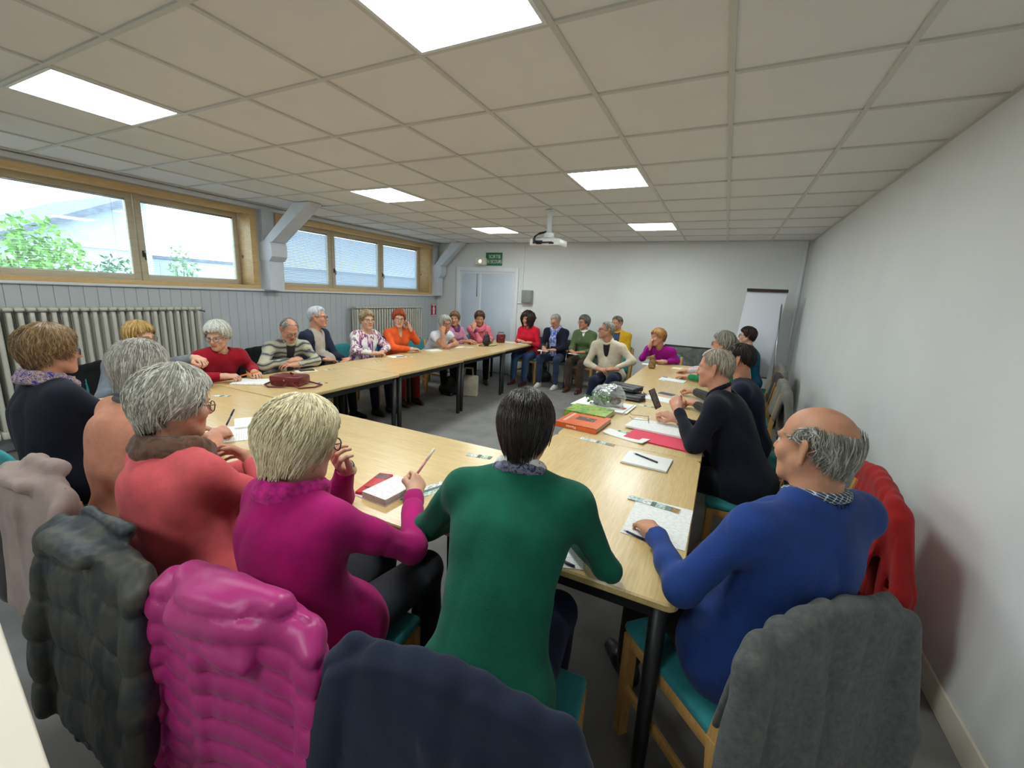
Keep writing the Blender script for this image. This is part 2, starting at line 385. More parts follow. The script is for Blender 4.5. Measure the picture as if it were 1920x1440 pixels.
# projector ---------------------------------------------------------------
s = empty('projector', (-1.97, 4.85, ZC)); tag(s, 'white ceiling projector on a pole with black cable', 'projector')
MB().tube([(0, 0, 0), (0, 0, -.25)], .028, 12).lathe([(.06, -.012), (.06, 0)], 14).build('pole', M_white, s)
MB().box((-.05, -.05, -.31), (.05, .05, -.245), bev=.01).box((-.09, -.03, -.325), (.09, .03, -.305), bev=.006).build('mount', M_white, s)
MB().box((-.185, -.14, -.405), (.185, .14, -.325), bev=.014).build('housing', plain('projector_white', (222, 222, 218), .4), s)
MB().box((-.14, -.145, -.385), (-.02, -.138, -.35)).build('port', M_dark, s); MB().box((.06, -.145, -.39), (.12, -.138, -.37)).build('port', M_dark, s)
MB().tube([(-.02, -.045, -.24), (-.08, -.09, -.26), (-.12, -.15, -.31), (-.10, -.17, -.36), (-.03, -.165, -.375), (.10, -.15, -.37)], .008, 8).tube([(-.03, -.045, -.25), (-.10, -.11, -.28), (-.13, -.16, -.34), (-.08, -.165, -.39), (-.03, -.15, -.385)], .007, 8).build('cable', M_black, s)
MB().lathe([(.03, 0), (.034, .02), (.03, .04)], 16).build('lens', M_dark, s, (.1, .135, -.365), (R(-90), 0, 0))

# outside the windows ----------------------------------------------------
M_hw = mottled('render_grey', (196, 206, 214), .9, 2, .05); M_roof = mottled('slate_roof', (120, 128, 140), .8, 6, .12)

def yz_prism(poly, x0, x1):
    n = len(poly); V = [(x0, y, z) for y, z in poly]+[(x1, y, z) for y, z in poly]
    return MB().add(V, [tuple(range(n)), tuple(range(2*n-1, n-1, -1))]+[((i+1) % n, i, n+i, n+(i+1) % n) for i in range(n)])
e = empty('neighbour_house', (-12, 0, -.4)); tag(e, 'pale grey gabled house seen through the left pane', 'house')
yz_prism([(2.5, 0), (5.35, 0), (5.35, 3.75), (2.5, 2.35)], 0, -5).build('walls', M_hw, e)
yz_prism([(2.3, 2.33), (2.3, 2.2), (5.5, 3.77), (5.5, 3.92)], .25, -5.2).build('roof', M_roof, e)
MB().box((-.02, 3.9, 2.55), (.04, 5.3, 2.62)).build('string_course', M_white, e)
e = empty('garden_wall', (-12.5, 0, -.4)); tag(e, 'low pale garden wall seen through the right pane of the large window', 'wall')
MB().box((-.2, 5.4, 0), (0, 17, 2.45)).build('wall', M_hw, e)
MB().box((-.25, 5.4, 2.45), (.05, 17, 2.52)).build('coping', M_roof, e)
o = MB().box((-40, -30, -.6), (XL-.4, 40, -.4)).build('ground_outside', mottled('gravel', (168, 166, 158), .9, 8, .1)); struct(o)
def bush(loc, r, h, n, lab, c):
    e = empty('garden_shrub', loc); tag(e, lab, 'shrub')
    m = MB()
    for k in range(5): a = k*1.3; m.tube([(0, 0, 0), (.1*math.cos(a), .1*math.sin(a), h*.4), (r*.5*math.cos(a), r*.5*math.sin(a), h*.8)], [.03, .02, .008], 5)
    m.build('stem', plain('bark', (96, 84, 66), .9), e)
    P = RNG.normal(size=(n, 3)); P /= np.linalg.norm(P, axis=1)[:, None]; P *= (RNG.random((n, 1))**.4); P = P*np.array([r, r, h*.5])+np.array([0, 0, h*.55])
    A = RNG.normal(size=(n, 3)); A /= np.linalg.norm(A, axis=1)[:, None]; B = np.cross(A, RNG.normal(size=(n, 3))); B /= np.linalg.norm(B, axis=1)[:, None]
    V = np.stack([P-A*.06, P+B*.03, P+A*.06, P-B*.03], 1).reshape(-1, 3); F = np.arange(n*4).reshape(-1, 4)
    l = ob('leaves', mk('leaves', V, F, mottled('leaf_'+lab[:6], c, .6, 3, .3)), e); l['kind'] = 'stuff'
bush((-9.6, 2.75, -.4), .75, 2.75, 2600, 'leafy green shrub outside the left window pane', (120, 165, 80))
bush((-10.2, 3.95, -.4), .55, 2.3, 1300, 'darker spreading shrub outside, right of the bright green one', (90, 130, 90))
bush((-12.0, 5.95, -.4), .4, 2.75, 500, 'small rounded shrub beyond the right window pane', (130, 165, 120))
# ================================================================ FURNITURE
M_beech = wood('beech_laminate', (204, 172, 114), (220, 194, 140), (.5, 7, 7), .32, 3.0, coat=.25)
M_beechy = wood('beech_laminate_turned', (204, 172, 114), (220, 194, 140), (7, .5, 7), .32, 3.0, coat=.25)
M_chairw = wood('chair_beech', (196, 146, 82), (220, 174, 108), (6, 6, .8), .4, 5)
M_teal = fabric('teal_upholstery', (44, 128, 134), 20, .07, .85, .3, .2)
TZ = .74
def table(name, x0, x1, y0, y1, lab, rot=0, along='y'):
    cx, cy = (x0+x1)/2, (y0+y1)/2; w, d = (x1-x0)-.004, (y1-y0)-.004
    e = empty(name, (cx, cy, 0), rot); tag(e, lab, 'table', 'beech tables of the meeting ring')
    p = rrect(w, d, .035, 4); n = len(p); rings = [(-.006, TZ-.030), (0, TZ-.024), (0, TZ-.006), (-.006, TZ)]
    V = []; F = []
    for off, z in rings:
        for x, y in p: k = math.hypot(x, y); V.append((x*(1+off/k), y*(1+off/k), z))
    for i in range(len(rings)-1):
        for j in range(n): F.append((i*n+j, i*n+(j+1) % n, (i+1)*n+(j+1) % n, (i+1)*n+j))
    F += [tuple(range(n-1, -1, -1)), tuple((len(rings)-1)*n+j for j in range(n))]
    MB().add(V, F).build('tabletop', M_beech if along == 'x' else M_beechy, e)
    a, b = w/2-.05, d/2-.05; q = MB()
    for s in (-1, 1): q.box((-a, s*b-.014, TZ-.085), (a, s*b+.014, TZ-.03)); q.box((s*a-.014, -b, TZ-.085), (s*a+.014, b, TZ-.03))
    q.build('apron', M_black, e)
    lm = MB(); lm.tube([(0, 0, 0), (0, 0, .02), (0, 0, TZ-.03)], [.021, .023, .029], 12)
    lm.lathe([(.023, 0), (.024, .012)], 12); me = lm.mesh('leg', M_black)
    for sx in (-1, 1):
        for sy in (-1, 1): ob('leg', me, e, (sx*(a-.005), sy*(b-.005), 0))
    return e
yy = [1.2, 2.53, 3.86, 5.19, 6.52]
lbls = ['nearest beech table of the right-hand row, with white papers at its corner', 'second beech table of the right-hand row, with orange book and pink folder', 'third beech table of the right-hand row, beyond the black cases', 'farthest beech table of the right-hand row, with the clay animal']
for k in range(4): table('meeting_table', -.885, 0.0, yy[k], yy[k+1], lbls[k])
xx = [-.87, -2.42, -3.96]
table('meeting_table', xx[1], xx[0]-.02, 1.125, 2.05, 'beech table in front of the blonde woman, with red phone', 0, 'x')
table('meeting_table', xx[2], xx[1], 1.125, 2.05, 'beech table at the left corner of the ring, before the grey-haired women', 0, 'x')
yl = [2.07, 3.42, 4.73, 6.04, 7.33]
lbls = ['nearest beech table of the left-hand row, with dark red handbag', 'second beech table of the left-hand row, before the woman in floral top', 'third beech table of the left-hand row, before the woman in white T-shirt', 'farthest beech table of the left-hand row, with two small handbags']
for k in range(4): table('meeting_table', -3.93-.04*k, -2.96-.045*k, yl[k], yl[k+1]-.004, lbls[k], R(.9))

# ---- stacking chair in beech with teal pads; local +y is forward -----------
_cm = {}
def chair_meshes():
    if _cm: return _cm
    _cm['leg_f'] = MB().bar((0, 0, 0), (0, 0, .43), .038, .036).mesh('front_leg', M_chairw)
    q = MB(); q.bar((0, -.05, 0), (0, 0, .44), .038, .04); q.bar((0, 0, .44), (0, -.055, .79), .036, .038); _cm['leg_r'] = q.mesh('rear_leg', M_chairw)
    q = MB()
    for s in (-1, 1): q.box((s*.205-.011, -.20, .385), (s*.205+.011, .20, .43), bev=.003)
    q.box((-.2, .185, .385), (.2, .21, .43), bev=.003); q.box((-.2, -.205, .385), (.2, -.18, .43), bev=.003); _cm['frame'] = q.mesh('seat_frame', M_chairw)
    q = MB()
    q.box((-.009, -.215, .19), (.009, .20, .225), bev=.003)
    _cm['stretch'] = q.mesh('stretcher', M_chairw)
    _cm['seat'] = MB().box((-.222, -.2, .43), (.222, .225, .468), bev=.014).mesh('seat', M_teal)
    # curved back pad with a domed top
    V = []; F = []; nu, nv = 9, 7
    for side in (0, 1):
        for j in range(nv):
            for i in range(nu):
                u = i/(nu-1)*2-1; v = j/(nv-1); zt = .84-.045*abs(u)**2.5
                z = .575+(zt-.575)*v
                V.append((u*.2, -.225-.03*(1-u*u)-.05*v+(.034*(1-.35*abs(u)**4-.25*abs(2*v-1)**4) if side else 0), z))
    o = nu*nv
    for j in range(nv-1):
        for i in range(nu-1):
            a = j*nu+i; F.append((a, a+nu, a+nu+1, a+1)); F.append((o+a, o+a+1, o+a+nu+1, o+a+nu))
    edge = [i for i in range(nu)]+[j*nu+nu-1 for j in range(1, nv)]+[(nv-1)*nu+i for i in range(nu-2, -1, -1)]+[j*nu for j in range(nv-2, 0, -1)]
    for a, b in zip(edge, edge[1:]+edge[:1]): F.append((a, b, o+b, o+a))
    me = MB().add(V, F, 0, True).mesh('backrest', M_teal); _cm['back'] = me
    return _cm
def chair(x, y, facing, lab, legs=True):
    """facing: compass of the sitter in degrees, 90 = +Y"""
    c = chair_meshes(); e = empty('beech_chair', (x, y, 0), R(facing-90)); tag(e, lab, 'chair', 'beech chairs with teal pads')
    ob('seat', c['seat'], e); ob('backrest', c['back'], e); ob('seat_frame', c['frame'], e)
    for s in (-1, 1):
        ob('leg', c['leg_f'], e, (s*.205, .195, 0)); ob('leg', c['leg_r'], e, (s*.205, -.2, 0))
    for s in (-1, 1): ob('stretcher', c['stretch'], e, (s*.21, 0, 0))
    return e

# flipchart ---------------------------------------------------------------
e = empty('flipchart', (.50, 7.2, 0)); tag(e, 'white flipchart pad on an easel in the right back corner', 'flipchart')
tx, tz = .015, 1.86; bx, bz = -.07, .62
q = MB(); hw = .25
def fq(u, v): # u across -1..1, v 0 bottom..1 top ; leaning pad
    return Vector((bx+(tx-bx)*v+u*hw*1.02, -.02+.16*v-.06, bz+(tz-bz)*v))
rot = .0
V = [fq(-1, 0), fq(1, 0), fq(1, 1), fq(-1, 1)]; n = Vector((0, .02, 0)); V += [v+n for v in V]
MB().add(V, [(0, 1, 2, 3), (7, 6, 5, 4), (0, 4, 5, 1), (1, 5, 6, 2), (2, 6, 7, 3), (3, 7, 4, 0)]).build('paper_pad', plain('paper_white', (236, 238, 246), .7), e)
a, b = fq(-1.02, 1), fq(1.02, 1)
MB().bar(a+Vector((0, -.004, .0)), b+Vector((0, -.004, .0)), .05, .045).build('clamp_bar', plain('dark_brown_bar', (62, 46, 42), .5), e)
for p0, p1 in ((fq(-.8, .98), (-.34, -.1, 0)), (fq(.8, .98), (.27, -.35, 0)), ((.0, .12, 1.7), (.1, .40, 0))):
    MB().tube([Vector(p0)+Vector((0, .03, 0)), p1], .012, 8).build('leg', M_steel, e)
MB().bar(fq(-1, -.01), fq(1, -.01), .05, .02).build('pen_tray', M_steel, e)

# framed photograph strip low on the back wall
t = NT('old_photo'); v = t.map((1, 1, 1)); nz = t.noise(v, 5, 6, .7, .6)
t.set(t.ramp(nz, [(.35, rgb(70, 74, 72)), (.5, rgb(112, 116, 112)), (.6, rgb(128, 130, 122)), (.68, rgb(206, 204, 190))]), .5)
e = empty('framed_photograph', (-.32, YB-.05, .62)); tag(e, 'long dark framed photograph standing low against the back wall', 'picture')
MB().box((-.5, 0, -.34), (.5, .03, .285)).build('print', t.m, e)
m = MB()
for a, b in (((-.52, -.008, .28), (.52, .035, .30)), ((-.52, -.008, -.36), (.52, .035, -.34)), ((-.52, -.0075, -.34), (-.50, .034, .28)), ((.5, -.0075, -.34), (.52, .034, .28))): m.box(a, b)
m.build('frame', plain('frame_dark', (54, 50, 46), .5), e)

# cream side table at the lower left edge
e = empty('side_table', (-1.225, -.205, 0), R(-8)); tag(e, 'cream topped side table at the bottom left corner', 'table')
M_cream = plain('cream_laminate', (222, 212, 196), .5)
MB().box((-.52, -.4, .72), (.30, .42, .75), bev=.005).build('tabletop', M_cream, e)
for sx in (-.48, .26):
    for sy in (-.36, .38): MB().bar((sx, sy, 0), (sx, sy, .72), .04, .04).build('leg', M_black, e)
# ================================================================ PEOPLE: implicit surfaces meshed with surface nets
A3 = lambda *v: np.array(v, dtype=float)
def unit(v): v = np.asarray(v, float); return v/(np.linalg.norm(v)+1e-12)
def basis(yaw, pitch=0, roll=0):
    """columns right, forward, up; yaw in degrees (90 = +Y), pitch > 0 looks down, roll > 0 tilts to its right"""
    y, p, r = R(yaw), R(pitch), R(roll)
    f = A3(math.cos(y)*math.cos(p), math.sin(y)*math.cos(p), -math.sin(p)); rt = A3(math.sin(y), -math.cos(y), 0); up = np.cross(rt, f)
    rt2 = math.cos(r)*rt-math.sin(r)*up; up2 = math.sin(r)*rt+math.cos(r)*up
    return np.stack([rt2, f, up2], 1)
class Vol:
    def __init__(s): s.p = []
    def rc(s, a, b, ra, rb, k=.02, flat=None, cut=None, sub=False):
        s.p.append(('rc', np.asarray(a, float), np.asarray(b, float), ra, rb, k, flat, cut, sub)); return s
    def el(s, c, B, rad, k=.02, sub=False, cut=None):
        s.p.append(('el', np.asarray(c, float), np.asarray(B, float), np.asarray(rad, float), 0, k, None, cut, sub)); return s
    def chain(s, pts, rad, k=.02, flat=None):
        for i in range(len(pts)-1): s.rc(pts[i], pts[i+1], rad[i], rad[i+1], k, flat)
        return s
    def grow(s, d):
        v = Vol()
        for q in s.p:
            q = list(q)
            if q[8]: continue
            if q[0] == 'rc': q[3] = max(q[3]+d, .006); q[4] = max(q[4]+d, .006)
            else: q[3] = np.maximum(q[3]+d, .006)
            v.p.append(tuple(q))
        return v
    def bounds(s):
        lo = []; hi = []
        for q in s.p:
            if q[8]: continue
            if q[0] == 'rc': r = max(q[3], q[4]); lo += [q[1]-q[3], q[2]-q[4]]; hi += [q[1]+q[3], q[2]+q[4]]
            else: e = np.sqrt(((q[2]*q[3][None, :])**2).sum(1)); lo.append(q[1]-e); hi.append(q[1]+e)
        return np.min(lo, 0), np.max(hi, 0)
    def mesh(s, h, smooth=1, disp=None):
        lo, hi = s.bounds(); lo = lo-3*h; hi = hi+3*h
        n = np.ceil((hi-lo)/h).astype(int)+1
        ax = [(lo[i]+h*np.arange(n[i])).astype(np.float32) for i in range(3)]
        f = np.full(n, .15, np.float32)
        for kind, a, b, ra, rb, k, flat, cut, sub in s.p:
            fq = max(1.0, flat[1]) if flat is not None else 1.0
            if kind == 'rc': blo = np.minimum(a-ra*fq, b-rb*fq); bhi = np.maximum(a+ra*fq, b+rb*fq)
            else: e = np.sqrt(((b*ra[None, :])**2).sum(1)); blo = a-e; bhi = a+e
            mg = max(k, 0)*1.0+2.5*h
            i0 = np.clip(np.floor((blo-mg-lo)/h).astype(int), 0, n); i1 = np.clip(np.ceil((bhi+mg-lo)/h).astype(int)+1, 0, n)
            if np.any(i1 <= i0): continue
            sl = tuple(slice(i0[i], i1[i]) for i in range(3))
            X = ax[0][sl[0]][:, None, None]; Y = ax[1][sl[1]][None, :, None]; Z = ax[2][sl[2]][None, None, :]
            if kind == 'rc':
                px, py, pz = X-a[0], Y-a[1], Z-a[2]; ba = (b-a).copy()
                if flat is not None:
                    nx, q = flat; g = (1/q-1); dn = (px*nx[0]+py*nx[1]+pz*nx[2])*g
                    px = px+dn*nx[0]; py = py+dn*nx[1]; pz = pz+dn*nx[2]; ba = ba+nx*(ba@nx)*g
                L = max(ba@ba, 1e-9); t = np.clip((px*ba[0]+py*ba[1]+pz*ba[2])/L, 0, 1)
                d = np.sqrt((px-ba[0]*t)**2+(py-ba[1]*t)**2+(pz-ba[2]*t)**2)-(ra+(rb-ra)*t)
            else:
                px, py, pz = X-a[0], Y-a[1], Z-a[2]
                l = [(px*b[0, i]+py*b[1, i]+pz*b[2, i])/ra[i] for i in range(3)]
                k0 = np.sqrt(l[0]**2+l[1]**2+l[2]**2); k1 = np.sqrt((l[0]/ra[0])**2+(l[1]/ra[1])**2+(l[2]/ra[2])**2)+1e-6
                d = k0*(k0-1)/k1
            if cut is not None:
                cp, cn = cut; d = np.maximum(d, (X-cp[0])*cn[0]+(Y-cp[1])*cn[1]+(Z-cp[2])*cn[2])
            c = f[sl]
            if sub:
                d = -d
                if k > 0: hh = np.maximum(k-np.abs(c-d), 0)/k; r = np.maximum(c, d)+hh*hh*k*.25
                else: r = np.maximum(c, d)
            else:
                if k > 0: hh = np.maximum(k-np.abs(c-d), 0)/k; r = np.minimum(c, d)-hh*hh*k*.25
                else: r = np.minimum(c, d)
            f[sl] = r
        return nets(f, lo, h, smooth, disp)
CORN = np.array([(i, j, k) for i in (0, 1) for j in (0, 1) for k in (0, 1)])
EDG = [(a, b) for a in range(8) for b in range(a+1, 8) if np.abs(CORN[a]-CORN[b]).sum() == 1]
def nets(f, lo, h, smooth, disp):
    ins = f < 0; n = f.shape
    c = np.zeros((n[0]-1, n[1]-1, n[2]-1), np.int8)
    for i, j, k in CORN: c += ins[i:n[0]-1+i, j:n[1]-1+j, k:n[2]-1+k]
    act = np.argwhere((c > 0) & (c < 8))
    idx = np.full(c.shape, -1, np.int32); idx[act[:, 0], act[:, 1], act[:, 2]] = np.arange(len(act))
    cv = np.stack([f[act[:, 0]+i, act[:, 1]+j, act[:, 2]+k] for i, j, k in CORN], 1)
    acc = np.zeros((len(act), 3)); cnt = np.zeros(len(act))
    for a, b in EDG:
        va, vb = cv[:, a], cv[:, b]; m = (va < 0) != (vb < 0)
        t = np.where(m, va/(va-vb+1e-12), 0)
        acc += np.where(m[:, None], CORN[a]+(CORN[b]-CORN[a])*t[:, None], 0); cnt += m
    V = (act+acc/cnt[:, None])*h+lo
    # normals from the field
    g = np.stack([cv[:, CORN[:, i] == 1].sum(1)-cv[:, CORN[:, i] == 0].sum(1) for i in range(3)], 1); N = g/(np.linalg.norm(g, axis=1)[:, None]+1e-9)
    F = []
    for ax in range(3):
        o1, o2 = (ax+1) % 3, (ax+2) % 3
        s0 = [slice(None)]*3; s1 = [slice(None)]*3; s0[ax] = slice(0, n[ax]-1); s1[ax] = slice(1, n[ax])
        a, b = ins[tuple(s0)], ins[tuple(s1)]; e = np.argwhere(a != b)
        e = e[(e[:, o1] > 0) & (e[:, o2] > 0) & (e[:, o1] < n[o1]-1) & (e[:, o2] < n[o2]-1)]
        fl = a[e[:, 0], e[:, 1], e[:, 2]]
        q = []
        for d1, d2 in ((-1, -1), (0, -1), (0, 0), (-1, 0)):
            x = e.copy(); x[:, o1] += d1; x[:, o2] += d2; q.append(idx[x[:, 0], x[:, 1], x[:, 2]])
        q = np.stack(q, 1); q[~fl] = q[~fl][:, ::-1]; F.append(q)
    F = np.concatenate(F)
    for _ in range(smooth):
        s = np.zeros_like(V); k = np.zeros(len(V))
        for i in range(4):
            a, b = F[:, i], F[:, (i+1) % 4]
            for ax in range(3): s[:, ax] += np.bincount(a, V[b, ax], len(V))+np.bincount(b, V[a, ax], len(V))
            k += np.bincount(a, minlength=len(V))+np.bincount(b, minlength=len(V))
        V = V*.5+.5*s/np.maximum(k, 1)[:, None]
    if disp is not None: V = V+N*disp(V, N)[:, None]
    return V, F
def snoise(P, seed, freq):
    """cheap smooth noise: sum of sines in random directions, about -1..1"""
    g = np.random.default_rng(seed); o = np.zeros(len(P))
    for k in range(7):
        d = g.normal(size=3); d /= np.linalg.norm(d); o += np.sin((P@d)*freq*g.uniform(.6, 1.6)+g.uniform(0, 6.28)+1.3*np.sin((P@g.normal(size=3))*freq*.5))
    return o/3.2
def fold_disp(seed, amp=.006, freq=30, stretch=(1, 1, .45)):
    st = np.array(stretch)
    def f(V, N):
        q = snoise(V*st, seed, freq); w = .35+.65*(snoise(V, seed+5, 7)*.5+.5)
        r1 = np.clip(1-np.abs(snoise(V*st, seed+11, freq*.62))*1.6, 0, 1)**2
        return amp*w*(np.sign(q)*np.abs(q)**.8*.7-1.1*r1)
    return f

SKIN = {}
def skin(name, c):
    if name in SKIN: return SKIN[name]
    t = NT('skin_'+name); v = t.map()
    col = t.ramp(t.noise(v, 26, 4), [(.3, rgb(*shade(c, .92))), (.55, rgb(*c)), (.75, rgb(min(255, c[0]*1.03), c[1]*.93, c[2]*.92))])
    t.set(col, .5); t.b.inputs['Subsurface Weight'].default_value = .08; t.b.inputs['Subsurface Radius'].default_value = (.01, .004, .002)
    t.b.inputs['Specular IOR Level'].default_value = .35
    t.bump(t.noise(v, 160, 3), .15, .002); SKIN[name] = t.m; return t.m
LIPS = lambda name, c: plain('lips_'+name, (c[0]*.86, c[1]*.62, c[2]*.62), .4)
M_eye = plain('eye_white', (196, 188, 180), .3); M_iris = plain('iris', (52, 40, 32), .2)
def hairmat(name, c1, c2, rough=.42):
    if 'hair_'+name in MATS: return MATS['hair_'+name]
    t = NT('hair_'+name); at = t.n('ShaderNodeAttribute', _attribute_name='lock')
    v = t.map((1, 1, .25)); nz = t.noise(v, 120, 3, .6)
    m = t.n('ShaderNodeMath', _operation='ADD'); t.l(at.outputs['Fac'], m.inputs[0]); m2 = t.n('ShaderNodeMath', _operation='MULTIPLY_ADD'); t.l(nz, m2.inputs[0]); m2.inputs[1].default_value = .9; m2.inputs[2].default_value = -.45
    t.l(m2.outputs[0], m.inputs[1])
    t.set(t.ramp(m.outputs[0], [(.15, rgb(*shade(c1, .82))), (.5, rgb(*c1)), (.9, rgb(*c2))]), rough)
    t.b.inputs['Specular IOR Level'].default_value = .35
    t.bump(nz, .35, .004); MATS['hair_'+name] = t.m; return t.m

def head_vol(H, B, s, man, neck_to, wide=1.0, nose=1.0, ear=True):
    L = lambda x, y, z: H+B@(A3(x*wide, y, z)*s)
    v = Vol()
    v.el(L(0, -.012, .032), B, A3(.074*wide, .094, .083)*s, .02)
    v.el(L(0, .030, -.035), B, A3(.057*wide, .057, .074)*s, .03)
    v.rc(L(0, .072, -.098), L(0, .070, -.092), .017*s, .017*s, .03)
    for x in (-1, 1):
        v.rc(L(x*.052, .0, -.045), L(x*.018, .064, -.096), .018*s, .017*s, .03)
        v.el(L(x*.040, .060, -.026), B, A3(.024, .022, .024)*s, .022)
        v.rc(L(x*.043, .072, .024), L(x*.012, .081, .021), .0085*s, .0085*s, .016)
    v.el(L(0, .070, -.060), B, A3(.030, .018, .022)*s, .02)
    for x in (-1, 1): v.el(L(x*.0315, .096, .004), B, A3(.0165, .014, .011)*s, .012, True)
    v.rc(L(0, .084, .014), L(0, .106*(.96+.04*nose), -.026), .0075*s, .0115*s*nose, .012)
    for x in (-1, 1): v.rc(L(x*.012*nose, .092, -.029), L(x*.009, .096, -.029), .0078*s*nose, .0078*s*nose, .008)
    v.rc(L(-.017, .082, -.060), L(.017, .082, -.060), .0062*s, .0062*s, .006); v.rc(L(0, .087, -.0575), L(0, .087, -.058), .0065*s, .0065*s, .008)
    v.rc(L(-.014, .082, -.0705), L(.014, .082, -.0705), .0068*s, .0068*s, .006)
    v.rc(L(-.02, .0925, -.065), L(.02, .0925, -.065), .0022*s, .0022*s, .003, None, None, True)
    if ear:
        for x in (-1, 1):
            Bt = B@basis(90, 0, 0); a = L(x*.083, -.022, .018); b = L(x*.075, -.012, -.030)
            v.rc(a, b, .019*s, .0125*s, .006, (unit(B@A3(x*.84, .54, 0)), .30))
            v.rc(L(x*.092, -.010, .010), L(x*.086, -.006, -.010), .010*s, .008*s, .003, None, None, True)
    nr = (.058 if man else .050)*s
    v.rc(L(0, -.022, -.045), neck_to, nr, nr*1.12, .03)
    return v
def hand_vol(w, d, nrm, side, s=1.0, curl=.35, spread=.10, thumb=.5, point=0):
    """w wrist, d finger direction, nrm back-of-hand normal, side +1 right hand / -1 left hand; nails and joints follow"""
    d = unit(d); nrm = unit(nrm-d*(np.dot(nrm, d))); lat = np.cross(d, nrm)*side*-1.0   # lat points to the thumb side
    P = lambda x, y, z: w+(d*x+lat*y+nrm*z)*s
    v = Vol(); v.rc(P(-.05, 0, 0), P(.02, 0, 0), .027*s, .026*s, .02, (nrm, .8))
    for y0, y1, xx in ((.020, .030, .086), (.006, .010, .092), (-.010, -.010, .088), (-.022, -.028, .078)):
        v.rc(P(.012, y0*.8, 0), P(xx-.012, y1, .002), .0165*s, .0128*s, .018, (nrm, .82))
    fl = ((.030, .088, (.042, .025, .021), .0086), (.010, .094, (.047, .029, .022), .0088), (-.010, .090, (.043, .027, .021), .0083), (-.028, .080, (.034, .021, .019), .0074))
    for i, (y, x, ln, r) in enumerate(fl):
        c = curl*(1.0 if not (point and i == 0) else .25)
        a = [R(12+52*c), R(18+85*c), R(12+60*c)]; ang = 0; p = P(x-.008, y, .002); yaw = spread*(y/.03)
        for j in range(3):
            ang += a[j]*(1 if j else .9)
            dd = (d*math.cos(yaw)+lat*math.sin(yaw))*math.cos(ang)-nrm*math.sin(ang)
            q = p+dd*ln[j]*s; v.rc(p, q, r*s*(1-.08*j), r*s*(.93-.08*j), .004); p = q
    b = P(.018, .024, -.006); m = P(.045, .046+.012*(1-thumb), -.014-.01*thumb); e1 = P(.072, .052-.014*thumb, -.022-.016*thumb); e2 = P(.094, .050-.030*thumb, -.026-.02*thumb)
    v.chain([b, m, e1, e2], [.0155*s, .0125*s, .0102*s, .0085*s], .010)
    return v
def ik(a, c, l1, l2, pole):
    d = c-a; L = np.linalg.norm(d)
    if L > (l1+l2)*.995: k = L/((l1+l2)*.995); l1 *= k; l2 *= k
    L = max(L, abs(l1-l2)+.02); u = unit(d); x = (l1*l1-l2*l2+L*L)/(2*L); hgt = math.sqrt(max(l1*l1-x*x, 1e-6))
    p = pole-u*np.dot(pole, u); return a+u*x+unit(p)*hgt

# ---------------------------------------------------------------- hair
def itab(tab, phi):
    xs = [a for a, _ in tab]; ys = [b for _, b in tab]; return np.interp(phi, xs, ys)
STY = {  # v: 0 crown .. 1 widest level, beyond 1 hangs straight, (v-1)*.1 m;  th: thickness (top, side, back)
 'short': dict(v0=[(0, 0), (180, 0)], v1=[(0, .60), (35, .62), (55, .72), (66, 1.0), (78, 1.16), (88, .92), (104, .94), (114, 1.5), (180, 1.9)], th=(.012, .008, .010)),
 'bald': dict(v0=[(0, 1.0), (72, 1.0), (80, .84), (90, .74), (110, .70), (150, .80), (180, .88)], v1=[(0, 1.0), (71, 1.0), (76, 1.12), (83, 1.16), (89, .94), (104, .94), (114, 1.6), (150, 1.98), (180, 2.02)], th=(.008, .010, .016)),
 'thin': dict(v0=[(0, .45), (50, .42), (90, .3), (180, .25)], v1=[(0, .46), (40, .5), (55, .72), (66, 1.0), (78, 1.2), (88, .95), (104, .95), (114, 1.55), (180, 1.92)], th=(.005, .008, .010)),
 'pixie': dict(v0=[(0, 0), (180, 0)], v1=[(0, .74), (30, .76), (50, .90), (64, 1.25), (80, 1.5), (98, 1.55), (115, 1.75), (180, 2.1)], th=(.026, .016, .022)),
 'bob': dict(v0=[(0, 0), (180, 0)], v1=[(0, .72), (28, .76), (46, .95), (58, 1.75), (72, 2.1), (100, 2.2), (140, 2.3), (180, 2.35)], th=(.026, .024, .032)),
 'bobnape': dict(v0=[(0, 0), (180, 0)], v1=[(0, .7), (30, .74), (48, .9), (60, 1.45), (78, 1.75), (95, 1.45), (112, 1.95), (150, 2.2), (180, 2.28)], th=(.026, .022, .034)),
 'long': dict(v0=[(0, 0), (180, 0)], v1=[(0, .60), (30, .62), (45, .8), (56, 2.2), (70, 2.9), (110, 3.1), (180, 3.1)], th=(.030, .040, .045)),
}
